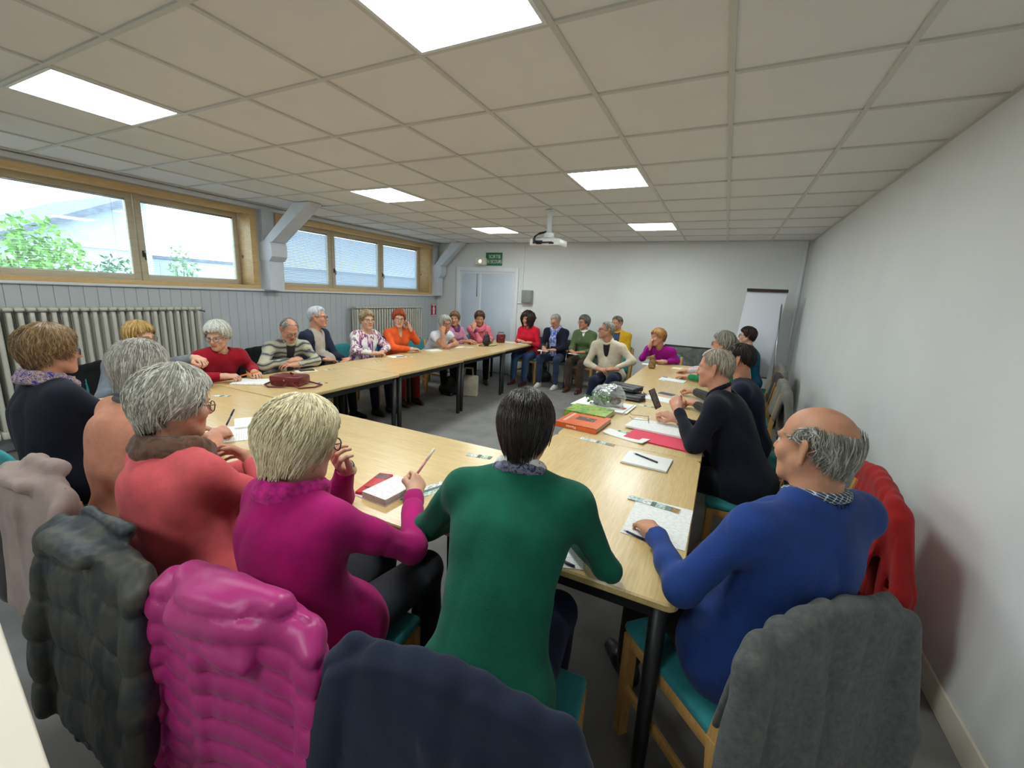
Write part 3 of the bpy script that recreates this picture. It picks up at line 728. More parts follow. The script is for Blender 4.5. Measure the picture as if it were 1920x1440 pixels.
def hair_obj(parent, root, H, B, s, style, mat, seed, locks=0, wave=.25, lockw=.008, wide=1.0, fluff=.004, nphi=64, nv=16, thk=1.0, sway=0.0):
    st = STY[style]; g = np.random.default_rng(seed)
    c0 = A3(0, -.012, .032); rad = A3(.074*wide, .094, .083)
    ph = np.linspace(-180, 180, nphi+1)[:-1]
    cl = [g.uniform(0, 6.28, 6) for _ in range(3)]
    def surf(phi, v, off):
        """phi degrees array (0 front), v array -> local points"""
        a = np.abs(((phi+180) % 360)-180); p = np.radians(phi)
        fr = np.clip((np.cos(p)+1)/2, 0, 1); sd = np.abs(np.sin(p))
        t = np.clip(v, 0, 1); th = (st['th'][0]*(1-t)+t*(st['th'][1]*sd+(1-sd)*np.where(np.cos(p) < 0, st['th'][2], st['th'][0]*.75)))*thk
        th = th+off
        ang = t*np.pi/2; drop = np.maximum(v-1, 0)*.1
        hr = np.sin(ang)*(1-np.where(np.cos(p) < .3, .34, .14)*np.clip(drop/.12, 0, 1)**1.6)
        x = np.sin(p)*hr*(rad[0]+th); y = np.cos(p)*hr*(rad[1]+th); z = np.cos(ang)*(rad[2]+th)-drop
        return np.stack([x, y, z], -1)+c0
    def clump(phi, v):
        p = np.radians(phi); return fluff*(np.sin(p*9+cl[0][0]+2.2*np.sin(v*3+cl[0][1]))+.7*np.sin(p*17+cl[0][2]+v*4)+.5*np.sin(p*29+cl[0][3]-v*5))*.6
    PH, U = np.meshgrid(ph, np.linspace(0, 1, nv), indexing='ij'); a = np.abs(PH)
    V0 = itab(st['v0'], a); V1 = itab(st['v1'], a); edge = (.06*np.sin(np.radians(PH)*23+cl[1][0])+.05*np.sin(np.radians(PH)*41+cl[1][1]))*(1+fluff*120)
    VV = V0+(V1+edge*np.minimum(1, (V1-V0)*2)-V0)*U
    taper = np.clip((1-U)*6, .12, 1)*np.where(V0 > .05, np.clip(U*5, .1, 1), 1)
    # outer with clumps, tapering to the skin at its rims; inner just below the skin
    def at(off): return surf(PH, VV, off)
    O = at(clump(PH, VV)*taper); S = at(-(st['th'][0]*(1-np.clip(VV, 0, 1))+np.clip(VV, 0, 1)*np.maximum(st['th'][1], st['th'][2])*.9)*thk-.002)
    O = S+(O-S)*np.maximum(taper, .25)[..., None]
    n = nphi*nv; V = np.concatenate([O.reshape(-1, 3), S.reshape(-1, 3)])
    F = []
    for i in range(nphi):
        i2 = (i+1) % nphi
        for j in range(nv-1):
            q = (i*nv+j, i*nv+j+1, i2*nv+j+1, i2*nv+j); F.append(q); F.append(tuple(n+k for k in q[::-1]))
        F.append((i*nv+nv-1, n+i*nv+nv-1, n+i2*nv+nv-1, i2*nv+nv-1)); F.append((i*nv, i2*nv, n+i2*nv, n+i*nv))
    lockv = list((.5+.22*np.sin(np.radians(PH)*13+cl[2][0]+VV*2)+.14*np.sin(np.radians(PH)*31+cl[2][1])).ravel())*2
    VL = [V]; base = len(V)
    for k in range(locks):
        p0 = g.uniform(-180, 180); ap = abs(p0); a0, a1 = float(itab(st['v0'], ap)), float(itab(st['v1'], ap))
        if a1-a0 < .15: continue
        u0 = g.uniform(0, .55)**1.2; ns = 6; tt = np.linspace(0, 1, ns)
        vs = a0+(a1-a0)*u0+(a1*g.uniform(.88, 1.06)-a0-(a1-a0)*u0)*tt
        amp = wave*g.uniform(.4, 1.4)*22; ps = p0+amp*np.sin(tt*g.uniform(1.5, 4.5)+g.uniform(0, 6.28))*tt+g.uniform(-10, 10)*tt+sway*40*tt
        C = surf(ps, vs, g.uniform(.0005, .0045)*thk+.002*np.sin(tt*3.1)); wd = lockw*g.uniform(.6, 1.3)*np.sin(np.pi*np.clip(tt*.82+.12, 0, 1))**.7
        T = np.gradient(C, axis=0); T /= np.linalg.norm(T, axis=1)[:, None]+1e-9; Nn = C-c0; Nn /= np.linalg.norm(Nn, axis=1)[:, None]; W = np.cross(T, Nn); W /= np.linalg.norm(W, axis=1)[:, None]+1e-9
        Q = np.stack([C-W*wd[:, None]*.5, C+Nn*wd[:, None]*.32, C+W*wd[:, None]*.5, C-Nn*wd[:, None]*.25], 1).reshape(-1, 3); VL.append(Q)
        for j in range(ns-1):
            for e in range(4): F.append((base+j*4+e, base+j*4+(e+1) % 4, base+j*4+4+(e+1) % 4, base+j*4+4+e))
        lockv += [g.uniform(.25, .85)]*(ns*4); base += ns*4
    V = np.concatenate(VL); V = H+(V*s)@B.T-root
    me = mk('hair', V, F, mat, True); at_ = me.attributes.new('lock', 'FLOAT', 'POINT'); at_.data.foreach_set('value', np.array(lockv, np.float32))
    return ob('hair', me, parent)
def glasses_obj(parent, root, H, B, s, mat, wide=1.0, r=.0022, rim=(.023, .018)):
    L = lambda x, y, z: H+B@(A3(x*wide, y, z)*s)-root
    m = MB()
    for x in (-1, 1):
        m.tube([L(x*.033+rim[0]*a, .103-.006*abs(x*.033+rim[0]*a)/.05, -.001+rim[1]*b) for a, b in [(px/(.5), py/(.5)) for px, py in rrect(1, 1, .36, 3)]], r*s, 5, close=True)
        m.tube([L(x*.056, .098, .008), L(x*.077, .07, .010), L(x*.081, -.01, .010), L(x*.079, -.03, -.006)], r*s, 5)
    m.tube([L(-.011, .103, .004), L(0, .106, .006), L(.011, .103, .004)], r*s, 5)
    return m.build('glasses', mat, parent)
t = NT('spectacle_lens'); tr = t.n('ShaderNodeBsdfTransparent'); gl = t.n('ShaderNodeBsdfGlossy'); gl.inputs['Roughness'].default_value = .03; mx = t.n('ShaderNodeMixShader'); mx.inputs[0].default_value = .07
t.l(tr.outputs[0], mx.inputs[1]); t.l(gl.outputs[0], mx.inputs[2]); t.l(mx.outputs[0], t.out.inputs[0]); M_lens = t.m
def lens_obj(parent, root, H, B, s, wide, rim=(.0225, .0175)):
    for x in (-1, 1):
        ring = [H+B@(A3((x*.033+rim[0]*a*2)*wide, .1015-.006*abs(x*.033+rim[0]*a*2)/.05, -.001+rim[1]*b*2)*s)-root for a, b in rrect(1, 1, .36, 3)]
        f = B[:, 1]*.0012*s; V = ring+[r_-f for r_ in ring]; n = len(ring)
        MB().add(V, [tuple(range(n)), tuple(range(2*n-1, n-1, -1))]).build('lens', M_lens, parent)
def ring_vol(C, B, rx, ry, r, drop=.02, tilt=.0, n=14, flatq=None, k=.012, back=0):
    v = Vol(); pts = []
    for i in range(n+1):
        a = 2*math.pi*i/n; pts.append(C+B@A3(rx*math.sin(a), ry*math.cos(a), -drop*max(0, math.cos(a))**1.5+back*max(0, -math.cos(a))))
    for i in range(n): v.rc(pts[i], pts[i+1], r, r, k)
    return v

def person(label, hip, face, head, hyaw, hpitch=0, hroll=0, *, man=False, s=1.0, girth=1.0, top=None, bottom=None, shoes=None, skinc=('a', (214, 160, 128)),
           hair=None, L=None, Rr=None, shyaw=None, near=False, neck='crew', inner=None, opening=None, sleeve='long', glasses=None, scarf=None,
           extra=None, legs=None, hipz=.545, wide=1.0, shw=None, collar=None, hunch=0.0, nose=1.0, bust=True, foldamp=None, cuffmat=None, knee_out=.0, feet=.04, vdepth=.2, showlegs=True, hs=1.0, belly=0.0, voxel=None, watch=None, cuffr=.085):
    """hip (x, y) world; face: body yaw in degrees; head: world centre of the head; L / Rr: dict(w=wrist, d=dir, n=normal, curl=, pole=)"""
    root = np.array([hip[0], hip[1], 0.0]); e = empty('person', root); tag(e, label, 'person')
    Bb = basis(face); rt, fw, up = Bb.T; H = np.array(head, float); Bh = basis(hyaw, hpitch, hroll)
    P0 = np.array([hip[0], hip[1], hipz]); hs = s*hs
    seed = int(abs(hip[0]*7919+hip[1]*104729)) % 9973
    N = H-A3(0, 0, .138)*s-Bh[:, 1]*.038*s+unit(P0-H)*.02             # base of the neck
    Bs = basis(face if shyaw is None else shyaw); srt, sfw, _ = Bs.T
    spine = N-P0; su = unit(spine); back = unit(np.cross(srt, su))*1.0
    if np.dot(back, sfw) > 0: back = -back
    sw = shw or (.185 if man else .158); sw *= s
    shc = N-su*.058*s
    SH = {1: shc+srt*sw, -1: shc-srt*sw}
    sl = np.linalg.norm(spine)
    mid = P0+spine*.5+back*(.02+hunch); ch = P0+spine*.70+back*(.012+hunch*.7)
    tv = Vol(); g = girth; fl = (unit(-back), .74)
    tv.rc(P0+up*.015-fw*.01, mid, .165*g*s, .142*g*s, .05, fl)
    tv.rc(mid, ch, .142*g*s, .160*s*(.6+.4*g), .05, fl)
    tv.rc(ch, N-su*.085*s, .160*s*(.6+.4*g), .122*s, .05, fl)
    tv.rc(SH[1]-srt*.015-su*.01, SH[-1]+srt*.015-su*.01, .060*s, .060*s, .05)
    for x in (1, -1): tv.rc(N-su*.005+srt*x*.035, SH[x]+up*.004, .050*s, .055*s, .05)
    for x in (1, -1): tv.rc(SH[x]-su*.03-srt*x*.03, ch+srt*x*.06*g+back*.01, .062*s, .095*s, .06, (unit(-back), .85))
    tv.el(P0+up*.02-fw*.005, Bb, A3(.188*g, .150*g, .11)*s, .05)
    tv.rc(N-su*.045, N+unit(H-N)*.012, .062*s, .060*s, .03)
    if not man and bust:
        for x in (1, -1): tv.el(ch-su*.02-back*.075*s+srt*x*.068*s, np.stack([srt, -back, su], 1), A3(.072, .066, .070)*s*(.5+.5*g), .04)
    if g > 1.1 or belly: tv.el(mid-su*.07-back*(.05+.05*g+belly), np.stack([srt, -back, su], 1), A3(.125*g, .085*g+belly, .12)*s, .06)
    tv.rc(P0+rt*.06+fw*.02, P0-rt*.06+fw*.02, .125*g*s, .125*g*s, .05)
    arms = {}; av = Vol()
    for x, hd in ((1, Rr), (-1, L)):
        hd = dict(hd or {}); wd = hd.get('w')
        if wd is None:
            wd = P0+fw*.27+rt*x*.09+up*.10; hd.setdefault('d', fw*.6-rt*x*.7-up*.15); hd.setdefault('n', up)
        wd = np.array(wd, float); pole = np.array(hd.get('pole', tuple(rt*x*.55-up*1.0-fw*.35)), float)
        el_ = np.array(hd['elbow'], float) if 'elbow' in hd else ik(SH[x], wd, .285*s, .245*s, pole)
        arms[x] = (SH[x], el_, wd, hd)
        th = 1.0 if sleeve == 'long' else .86; fd = unit(wd-el_); ar = hd.get('r', 1.0)*(.85+.15*g)*th
        if sleeve == 'long':
            av.rc(SH[x], el_, .060*s*ar, .048*s*ar, .035); av.rc(el_, wd-fd*.004, .048*s*ar, .037*s*ar, .03, None, (wd-fd*.012, fd))
        else:
            q = SH[x]+(el_-SH[x])*.52; ud = unit(el_-SH[x]); av.rc(SH[x], q, .064*s, .062*s, .035, None, (q-ud*.01, ud))
    vox = voxel or (.0100 if near else .0145)
    topv = Vol(); topv.p = tv.p+av.p
    if neck == 'turtle': topv.rc(N-su*.02, N+unit(H-N)*.055, .066*s, .060*s, .012, None, (N+unit(H-N)*.045, unit(H-N)))
    outer = Vol(); outer.p = list(topv.p)
    ncut = unit(H-N)
    if neck == 'v' or opening:
        wv = opening or .05; fwd = -back
        a = N+su*.06+fwd*.10*s; b = N-su*vdepth+fwd*(.17+.03*g+belly)
        outer.rc(a, b, max(wv, .045), .012 if neck == 'v' else wv*.85, .006, (fwd, 2.2), None, True)
    elif neck == 'crew': outer.rc(N+ncut*.012, N+ncut*.10, .064*s, .075*s, .01, None, None, True)
    elif neck == 'scoop': outer.rc(N+ncut*.005, N+ncut*.10, .080*s, .09*s, .01, None, None, True)
    V, F = outer.mesh(vox, 2, fold_disp(seed, foldamp if foldamp is not None else (.011 if near else .008), 22 if near else 26))
    tm = top if isinstance(top, (list, tuple)) else [top]; mi = None
    if cuffmat is not None or len(tm) > 1:
        c = V[F].mean(1); mi = np.zeros(len(F), int)
        if cuffmat is not None:
            tm = [tm[0], cuffmat]
            for x in (1, -1): a, el_, wd, _ = arms[x]; mi[np.linalg.norm(c-wd, axis=1) < cuffr] = 1
    topo = ob('sweater' if not opening else 'jacket', mk('top', V-root, F, tm, True, mi), e)
    if inner is not None:
        iv = Vol(); iv.p = list(tv.grow(-.018).p)
        iv.rc(N-su*.04, N+ncut*.012, .060*s, .058*s, .02)
        V, F = iv.mesh(.017, 2, None); ob('shirt', mk('shirt', V-root, F, inner, True), e)
    # trousers
    kn = {}; an = {}; lg = legs or {}
    for x in (1, -1):
        hj = P0+rt*x*.092*s; k_ = lg.get('knee%+d' % x); a_ = lg.get('ankle%+d' % x)
        kn[x] = np.array(k_, float) if k_ is not None else hj+fw*.41*s+rt*x*(.02+knee_out)+up*(-.02)
        an[x] = np.array(a_, float) if a_ is not None else np.array([kn[x][0], kn[x][1], .09])+fw*feet
    if showlegs:
        bv = Vol(); bv.el(P0-up*.005, Bb, A3(.160*g, .112*g, .095)*s, .04)
        for x in (1, -1):
            bv.rc(P0+rt*x*.085*s, kn[x], .092*s*(.6+.4*g), .068*s, .045); bv.rc(kn[x], an[x], .066*s, .050*s, .03, None, (an[x]-up*.015, unit(an[x]-kn[x])))
        V, F = bv.mesh(.013 if near else .017, 2, fold_disp(seed+3, .004, 24)); ob('trousers', mk('trousers', V-root, F, bottom, True), e)
        for x in (1, -1):
            a = an[x]; fd = fw*(lg.get('toe%+d' % x, 0) == 0)+(np.array(lg['toe%+d' % x], float) if 'toe%+d' % x in lg else 0)
            fd = unit(fd); sr = unit(np.cross(fd, A3(0, 0, 1))); dz = a[2]-.09; a0 = np.array([a[0], a[1], dz]); su_ = np.cross(sr, fd); su_ = su_ if su_[2] > 0 else -su_
            sv = Vol(); sv.rc(a0+su_*.038-fd*.035, a0+su_*.036+fd*.06, .036, .040, .02, (sr, .95)); sv.rc(a0+su_*.036+fd*.06, a0+su_*.026+fd*.155, .040, .026, .02)
            sv.rc(a0+su_*.045-fd*.02, a+su_*.01, .04, .042, .02, None, (a+su_*.015, su_)); sv.rc(a0+su_*.008-fd*.05, a0+su_*.008+fd*.16, .012, .012, .02, (sr, 2.6))
            V, F = sv.mesh(.012, 2); ob('shoe', mk('shoe', V-root, F, shoes or bottom, True), e)
    # body: fine head and hands, inner trunk and limbs under the clothes
    sk = skin(*skinc); parts = []
    hv = head_vol(H, Bh, hs, man, N-su*.03, wide, nose); V, F = hv.mesh(.0046 if near else .0068, 1); c = (V[F].mean(1)-H)@Bh/hs
    mi = np.zeros(len(F), int); lip = (np.abs(c[:, 0]) < .023) & (c[:, 2] > -.0765) & (c[:, 2] < -.0535) & (c[:, 1] > .0795); mi[lip] = 1
    parts.append((V, F, mi))
    for x in (1, -1):
        a, el_, wd, hd = arms[x]; fd = unit(wd-el_)
        d = np.array(hd.get('d', fd), float); nn = np.array(hd.get('n', (0, 0, 1)), float)
        hvv = hand_vol(wd+fd*.012, d, nn, x, s*hd.get('s', 1.0), hd.get('curl', .3), hd.get('spread', .12), hd.get('thumb', .5), hd.get('point', 0))
        hvv.rc(wd-fd*.06, wd+fd*.015, .028*s, .025*s, .02)
        V, F = hvv.mesh(.0032 if near else .0052, 1); parts.append((V, F, np.zeros(len(F), int)))
    bv = Vol(); bv.p = list(tv.grow(-.034 if inner is not None else (-.017 if neck in ('v', 'scoop') else -.028)).p)
    bv.rc(N-su*.03, H-Bh[:, 2]*.05*s, .045*s, .045*s, .02)
    for x in (1, -1):
        a, el_, wd, hd = arms[x]; q = .66 if sleeve == 'long' else .93
        bv.rc(a, el_, .050*s*q, .042*s*q, .02); bv.rc(el_, wd, .043*s*q, .028*s*(q if sleeve != 'long' else .8), .02)
        if showlegs: bv.rc(P0+rt*x*.085*s, kn[x], .07*s, .05*s, .02); bv.rc(kn[x], an[x], .05*s, .036*s, .02)
    V, F = bv.mesh(.024 if sleeve == 'long' and neck not in ('v', 'scoop') else .012, 1); parts.append((V, F, np.zeros(len(F), int)))
    for x in (1, -1):                                                   # eyes
        c0 = H+Bh@(A3(x*.0315*wide, .0725, .003)*hs)
        for rr, off, mt in ((.0120, 0, 2), (.0070, .0062, 3)):
            uu, vv = np.meshgrid(np.linspace(0, 2*np.pi, 11)[:-1], np.linspace(0, np.pi, 7)); S = np.stack([np.sin(vv)*np.cos(uu), np.sin(vv)*np.sin(uu), np.cos(vv)], -1).reshape(-1, 3)
            Fq = [(j*10+i, j*10+(i+1) % 10, (j+1)*10+(i+1) % 10, (j+1)*10+i) for j in range(6) for i in range(10)]
            parts.append((c0+Bh[:, 1]*off*hs+S*rr*hs, np.array(Fq), np.full(60, mt)))
    VV = []; FF = []; MI = []; o = 0
    for V, F, mi in parts: VV.append(V); FF.append(F+o); MI.append(mi); o += len(V)
    ob('body', mk('body', np.concatenate(VV)-root, np.concatenate(FF), [sk, LIPS(*skinc), M_eye, M_iris], True, np.concatenate(MI)), e)
    if hair:
        hk = dict(hair); ho = hair_obj(e, root, H, Bh, hs, hk.pop('style'), hk.pop('mat'), seed, wide=wide, **hk)
        bm_ = MB()                                                       # eyebrows
        for x in (-1, 1): bm_.tube([H+Bh@(A3(x*a*wide, y, z)*hs)-root for a, y, z in ((.016, .0895, .021), (.03, .088, .0255), (.047, .0775, .021))], [.0026*hs, .003*hs, .0016*hs], 5)
        bm_.build('eyebrows', hair['mat'], ho)
    if glasses: go_ = glasses_obj(e, root, H, Bh, hs, glasses if not isinstance(glasses, tuple) else glasses[0], wide)
    for x, wm in (watch or {}).items():
        a, el_, wd, hd = arms[x]; fd = unit(wd-el_); q = unit(np.cross(fd, A3(0, 0, 1))); q2 = np.cross(q, fd); c0 = wd+fd*.012-root
        MB().tube([c0+q*.029*s*math.cos(t_)+q2*.026*s*math.sin(t_) for t_ in np.linspace(0, 2*math.pi, 17)[:-1]], .0065*s, 6, close=True).build('bracelet', wm, e)
    if glasses and (near or glasses is not None): lens_obj(go_, root, H, Bh, hs, wide)
    if collar is not None:
        cv = ring_vol(N+ncut*.034*s, np.stack([srt, -back, su], 1), .067*s, .066*s, .014, .035, n=16, back=.012); V, F = cv.mesh(.007 if near else .009, 1); ob('collar', mk('collar', V-root, F, collar, True), topo)
    if scarf:
        sm, opts = scarf; Bc = np.stack([srt, -back, su], 1); sv = Vol(); gg = np.random.default_rng(seed)
        for q in range(opts.get('turns', 2)):
            rv = ring_vol(N+ncut*(.006+.026*q)+Bc@A3(gg.uniform(-.006, .006), gg.uniform(-.004, .008), 0), Bc, opts.get('rx', .080)*s*(1-.05*q), opts.get('ry', .076)*s*(1-.05*q), opts.get('r', .024), opts.get('drop', .045), back=.018); sv.p += rv.p
        for x in opts.get('tails', ()):
            t0 = N+Bc@A3(x*.035, .085, -.03); t1 = ch+Bc@A3(x*.05, .135+.03*g, 0); t2 = t1-su*opts.get('tail', .15)
            sv.rc(t0, t1, .03, .036, .02, (-back, .45)); sv.rc(t1, t2, .036, .042, .02, (-back, .45))
        V, F = sv.mesh(.008 if near else .0105, 1, fold_disp(seed+9, .005, 60, (1, 1, 1))); ob('scarf', mk('scarf', V-root, F, sm, True), e)
    return e, dict(N=N, SH=SH, arms=arms, kn=kn, an=an, root=root, ch=ch, su=su, back=back, srt=srt, P0=P0)
# ================================================================ THE PEOPLE
def patterned(name, stops, kind='noise', scale=14, vs=(1, 1, 1), dist=1.5, rough=.85):
    if name in MATS: return MATS[name]
    t = NT(name); v = t.map(vs)
    if kind == 'wave':
        w_ = t.n('ShaderNodeTexWave'); w_.inputs['Scale'].default_value = scale; w_.inputs['Distortion'].default_value = dist; w_.inputs['Detail'].default_value = 1.5; w_.inputs['Detail Scale'].default_value = 1.2
        w_.bands_direction = 'Z'; t.l(v, w_.inputs['Vector']); f = w_.outputs['Fac']
    elif kind == 'vor':
        w_ = t.n('ShaderNodeTexVoronoi'); w_.inputs['Scale'].default_value = scale; t.l(v, w_.inputs['Vector']); f = w_.outputs['Distance']
    elif kind == 'check':
        w1 = t.n('ShaderNodeTexWave'); w2 = t.n('ShaderNodeTexWave'); w1.bands_direction = 'Z'; w2.bands_direction = 'DIAGONAL'
        for q in (w1, w2): q.inputs['Scale'].default_value = scale; t.l(v, q.inputs['Vector'])
        mm = t.n('ShaderNodeMath', _operation='MULTIPLY_ADD'); t.l(w1.outputs['Fac'], mm.inputs[0]); mm.inputs[1].default_value = .5
        m2 = t.n('ShaderNodeMath', _operation='MULTIPLY'); t.l(w2.outputs['Fac'], m2.inputs[0]); m2.inputs[1].default_value = .5; t.l(m2.outputs[0], mm.inputs[2]); f = mm.outputs[0]
    else: f = t.noise(v, scale, 3, .5, dist)
    m = t.set(t.ramp(f, [(p, rgb(*c)) for p, c in stops], 'CONSTANT' if kind in ('check', 'vor') else 'LINEAR'), rough)
    t.b.inputs['Sheen Weight'].default_value = .15; t.bump(t.noise(t.map(), 260, 2), .25, .003); MATS[name] = m; return m
SK1 = ('fair', (212, 166, 140)); SK2 = ('rosy', (204, 148, 122)); SK3 = ('warm', (192, 138, 108)); SK4 = ('tan', (178, 122, 88))
JE = fabric('denim_dark', (34, 42, 62)); BK = fabric('black_trousers', (24, 25, 30)); CH = fabric('charcoal_trousers', (46, 48, 54)); BJ = fabric('blue_jeans', (52, 76, 112)); BR = fabric('brown_trousers', (66, 52, 42))
M_shoe = mottled('black_leather', (22, 20, 20), .4, 20, .15); M_shoeb = mottled('brown_leather', (66, 34, 26), .35, 20, .2); M_shoew = mottled('pale_suede', (196, 192, 180), .8, 20, .08)
GD = plain('dark_spectacle_frame', (34, 26, 30), .3); GG = plain('metal_spectacle_frame', (120, 112, 104), .3, Metallic=.8); GB = plain('blue_spectacle_frame', (60, 74, 104), .3)
H_ = hairmat
# ---- near row, backs to the viewer ------------------------------------
P = {}
P['navy'] = person('woman in dark navy sweater and blue patterned scarf at the far left', (-2.98, .84), 92, (-3.08, .885, 1.218), 84, 4, near=True, girth=1.22, s=1.0,
    top=fabric('navy_knit', (26, 29, 42)), bottom=BK, shoes=M_shoe, skinc=SK2, glasses=GB, neck='crew', hs=.98,
    hair=dict(style='bobnape', mat=H_('brown_curl', (112, 86, 58), (166, 134, 92)), locks=1100, wave=.8, lockw=.006, fluff=.011, thk=1.15),
    scarf=(patterned('blue_gold_scarf', [(0, (30, 34, 130)), (.42, (52, 48, 150)), (.5, (206, 176, 140)), (.6, (38, 38, 120)), (.75, (222, 196, 170))], 'noise', 38, dist=2), dict(turns=2, r=.024, rx=.092, ry=.088, drop=.06)),
    L=dict(w=(-3.25, 1.28, .79), d=(.3, 1, -.1)), Rr=dict(w=(-2.86, 1.30, .79), d=(-.3, 1, -.1)))
P['peach'] = person('woman with grey bob in peach sweater, writing at the left', (-2.32, .86), 96, (-2.36, .955, 1.20), 108, 14, near=True, girth=1.08,
    top=fabric('peach_knit', (200, 138, 112)), bottom=CH, shoes=M_shoe, skinc=SK2, neck='crew', hunch=.03,
    hair=dict(style='bob', mat=H_('ash_grey', (150, 146, 136), (206, 202, 192)), locks=1200, wave=.3, lockw=.0048, fluff=.004, thk=.95),
    scarf=(fabric('grey_neckerchief', (92, 92, 92)), dict(turns=1, r=.015, rx=.072, ry=.07, drop=.01)),
    L=dict(w=(-2.60, 1.22, .79), d=(.3, 1, -.1), curl=.4), Rr=dict(w=(-2.37, 1.245, .80), d=(-.35, 1, -.05), n=(.5, 0, .85), curl=.75, thumb=.9, pole=(.9, -.5, -.3)))
P['coral'] = person('woman with thick grey hair, coral sweater and brown scarf', (-1.60, .78), 92, (-1.675, .765, 1.185), 84, 10, near=True, girth=1.12,
    top=fabric('coral_knit', (204, 88, 92)), bottom=CH, shoes=M_shoe, skinc=SK2, neck='crew', glasses=GG, hunch=.035,
    hair=dict(style='bobnape', mat=H_('silver_grey', (146, 142, 130), (214, 210, 198)), locks=1300, wave=.6, lockw=.0055, fluff=.007, thk=1.15, sway=.5),
    scarf=(patterned('brown_scarf', [(.3, (70, 46, 32)), (.5, (104, 72, 52)), (.7, (52, 34, 26))], 'noise', 24, (1, 1, .4)), dict(turns=2, r=.027, rx=.09, ry=.085, drop=.07, tails=(1, .3), tail=.16)),
    L=dict(w=(-1.86, 1.16, .79), d=(.4, 1, -.1)), Rr=dict(w=(-1.70, 1.02, .885), d=(-.8, -.15, .15), n=(.25, .9, .35), curl=.22, spread=.16, thumb=.2, pole=(1, -.2, -.6)))
P['magenta'] = person('blonde woman in magenta sweater holding a pink pen', (-1.02, .80), 94, (-1.085, .805, 1.158), 78, 14, near=True, girth=1.1,
    top=fabric('magenta_knit', (162, 16, 100)), bottom=CH, shoes=M_shoe, skinc=SK1, neck='crew', glasses=GD, hunch=.03, shyaw=86, watch={-1: GD},
    hair=dict(style='bob', mat=H_('platinum', (206, 190, 148), (244, 234, 204)), locks=1400, wave=.5, lockw=.0052, fluff=.006, thk=1.1, sway=.6),
    scarf=(fabric('fuchsia_scarf', (178, 36, 120), 40, .25), dict(turns=2, r=.022, rx=.084, ry=.08, drop=.04)),
    L=dict(w=(-1.195, 1.06, .955), elbow=(-1.30, 1.13, .775), d=(.25, -.75, .6), n=(-.5, -.35, -.6), curl=.55), Rr=dict(w=(-1.035, 1.265, .800), elbow=(-.815, .985, .79), d=(-.35, .85, .35), n=(.75, .1, .6), curl=.72, thumb=.85))
P['green'] = person('woman with short dark hair in green sweater, back to the viewer', (-.45, .84), 97, (-.515, 1.175, 1.205), 103, 16, near=True, girth=1.04, s=1.0, shw=.172,
    top=fabric('green_knit', (16, 88, 68)), bottom=fabric('navy_trousers', (26, 32, 62)), shoes=M_shoe, skinc=SK2, neck='crew', shyaw=104, sleeve='long',
    hair=dict(style='bobnape', mat=H_('black_brown', (26, 20, 18), (66, 54, 46), .3), locks=1300, wave=.12, lockw=.0045, fluff=.0015, thk=.62),
    scarf=(patterned('navy_dotted_scarf', [(0, (62, 62, 88)), (.3, (38, 38, 62)), (.55, (128, 128, 150)), (.62, (40, 40, 66))], 'noise', 46), dict(turns=1, r=.021, rx=.078, ry=.072, drop=.02)),
    collar=patterned('print_blouse', [(0, (52, 44, 40)), (.14, (150, 130, 120)), (.22, (226, 224, 218))], 'vor', 70),
    L=dict(w=(-.74, 1.34, .79), elbow=(-.84, 1.10, .80), d=(.5, 1, -.1)), Rr=dict(w=(-.40, 1.36, .79), elbow=(-.215, 1.19, .80), d=(-.8, .5, -.1), curl=.5))
P['blue'] = person('bald grey-fringed man in blue sweater at the near right', (.215, 1.37), 130, (.290, 1.455, 1.228), 140, 4, man=True, near=True, girth=1.18, s=1.03,
    top=fabric('royal_blue_knit', (34, 60, 122)), bottom=fabric('olive_trousers', (60, 54, 42)), shoes=M_shoe, skinc=SK3, neck='crew', belly=.02, shyaw=132, shw=.20, wide=1.0,
    hair=dict(style='bald', mat=H_('iron_grey', (126, 122, 112), (196, 192, 184)), locks=900, wave=.5, lockw=.0042, fluff=.003, thk=.8),
    collar=patterned('check_shirt', [(0, (40, 44, 58)), (.35, (96, 110, 130)), (.5, (206, 210, 214)), (.62, (60, 90, 130)), (.75, (34, 38, 50))], 'check', 26),
    L=dict(w=(-.118, 1.50, .79), elbow=(-.005, 1.215, .805), d=(-.55, .85, -.12), curl=.45, spread=.05), Rr=dict(w=(.16, 1.84, .62), d=(-.8, .3, -.1)))
# ---- right-hand row -----------------------------------------------------
P['phone'] = person('grey cropped-haired man in navy cardigan holding up a phone', (.25, 2.86), 172, (-.005, 2.98, 1.22), 165, 6, man=True, near=True, girth=1.2, s=1.03,
    top=fabric('ink_navy_knit', (20, 22, 36)), bottom=BK, shoes=M_shoe, skinc=SK2, opening=.10, vdepth=.42, inner=fabric('grey_shirt', (176, 172, 168)), neck='open', collar=fabric('ink_navy_knit', (20, 22, 36)),
    hair=dict(style='short', mat=H_('pale_grey', (150, 138, 120), (206, 198, 184)), locks=700, wave=.1, lockw=.004, fluff=.002, thk=.75),
    L=dict(w=(-.185, 2.90, .935), elbow=(-.05, 2.66, .79), d=(-.3, .6, .5), n=(-.4, -.55, .7), curl=.8, thumb=.8), Rr=dict(w=(-.20, 3.13, .81), d=(-.9, .15, .25), n=(.2, -.3, .9), curl=.6, thumb=.6))
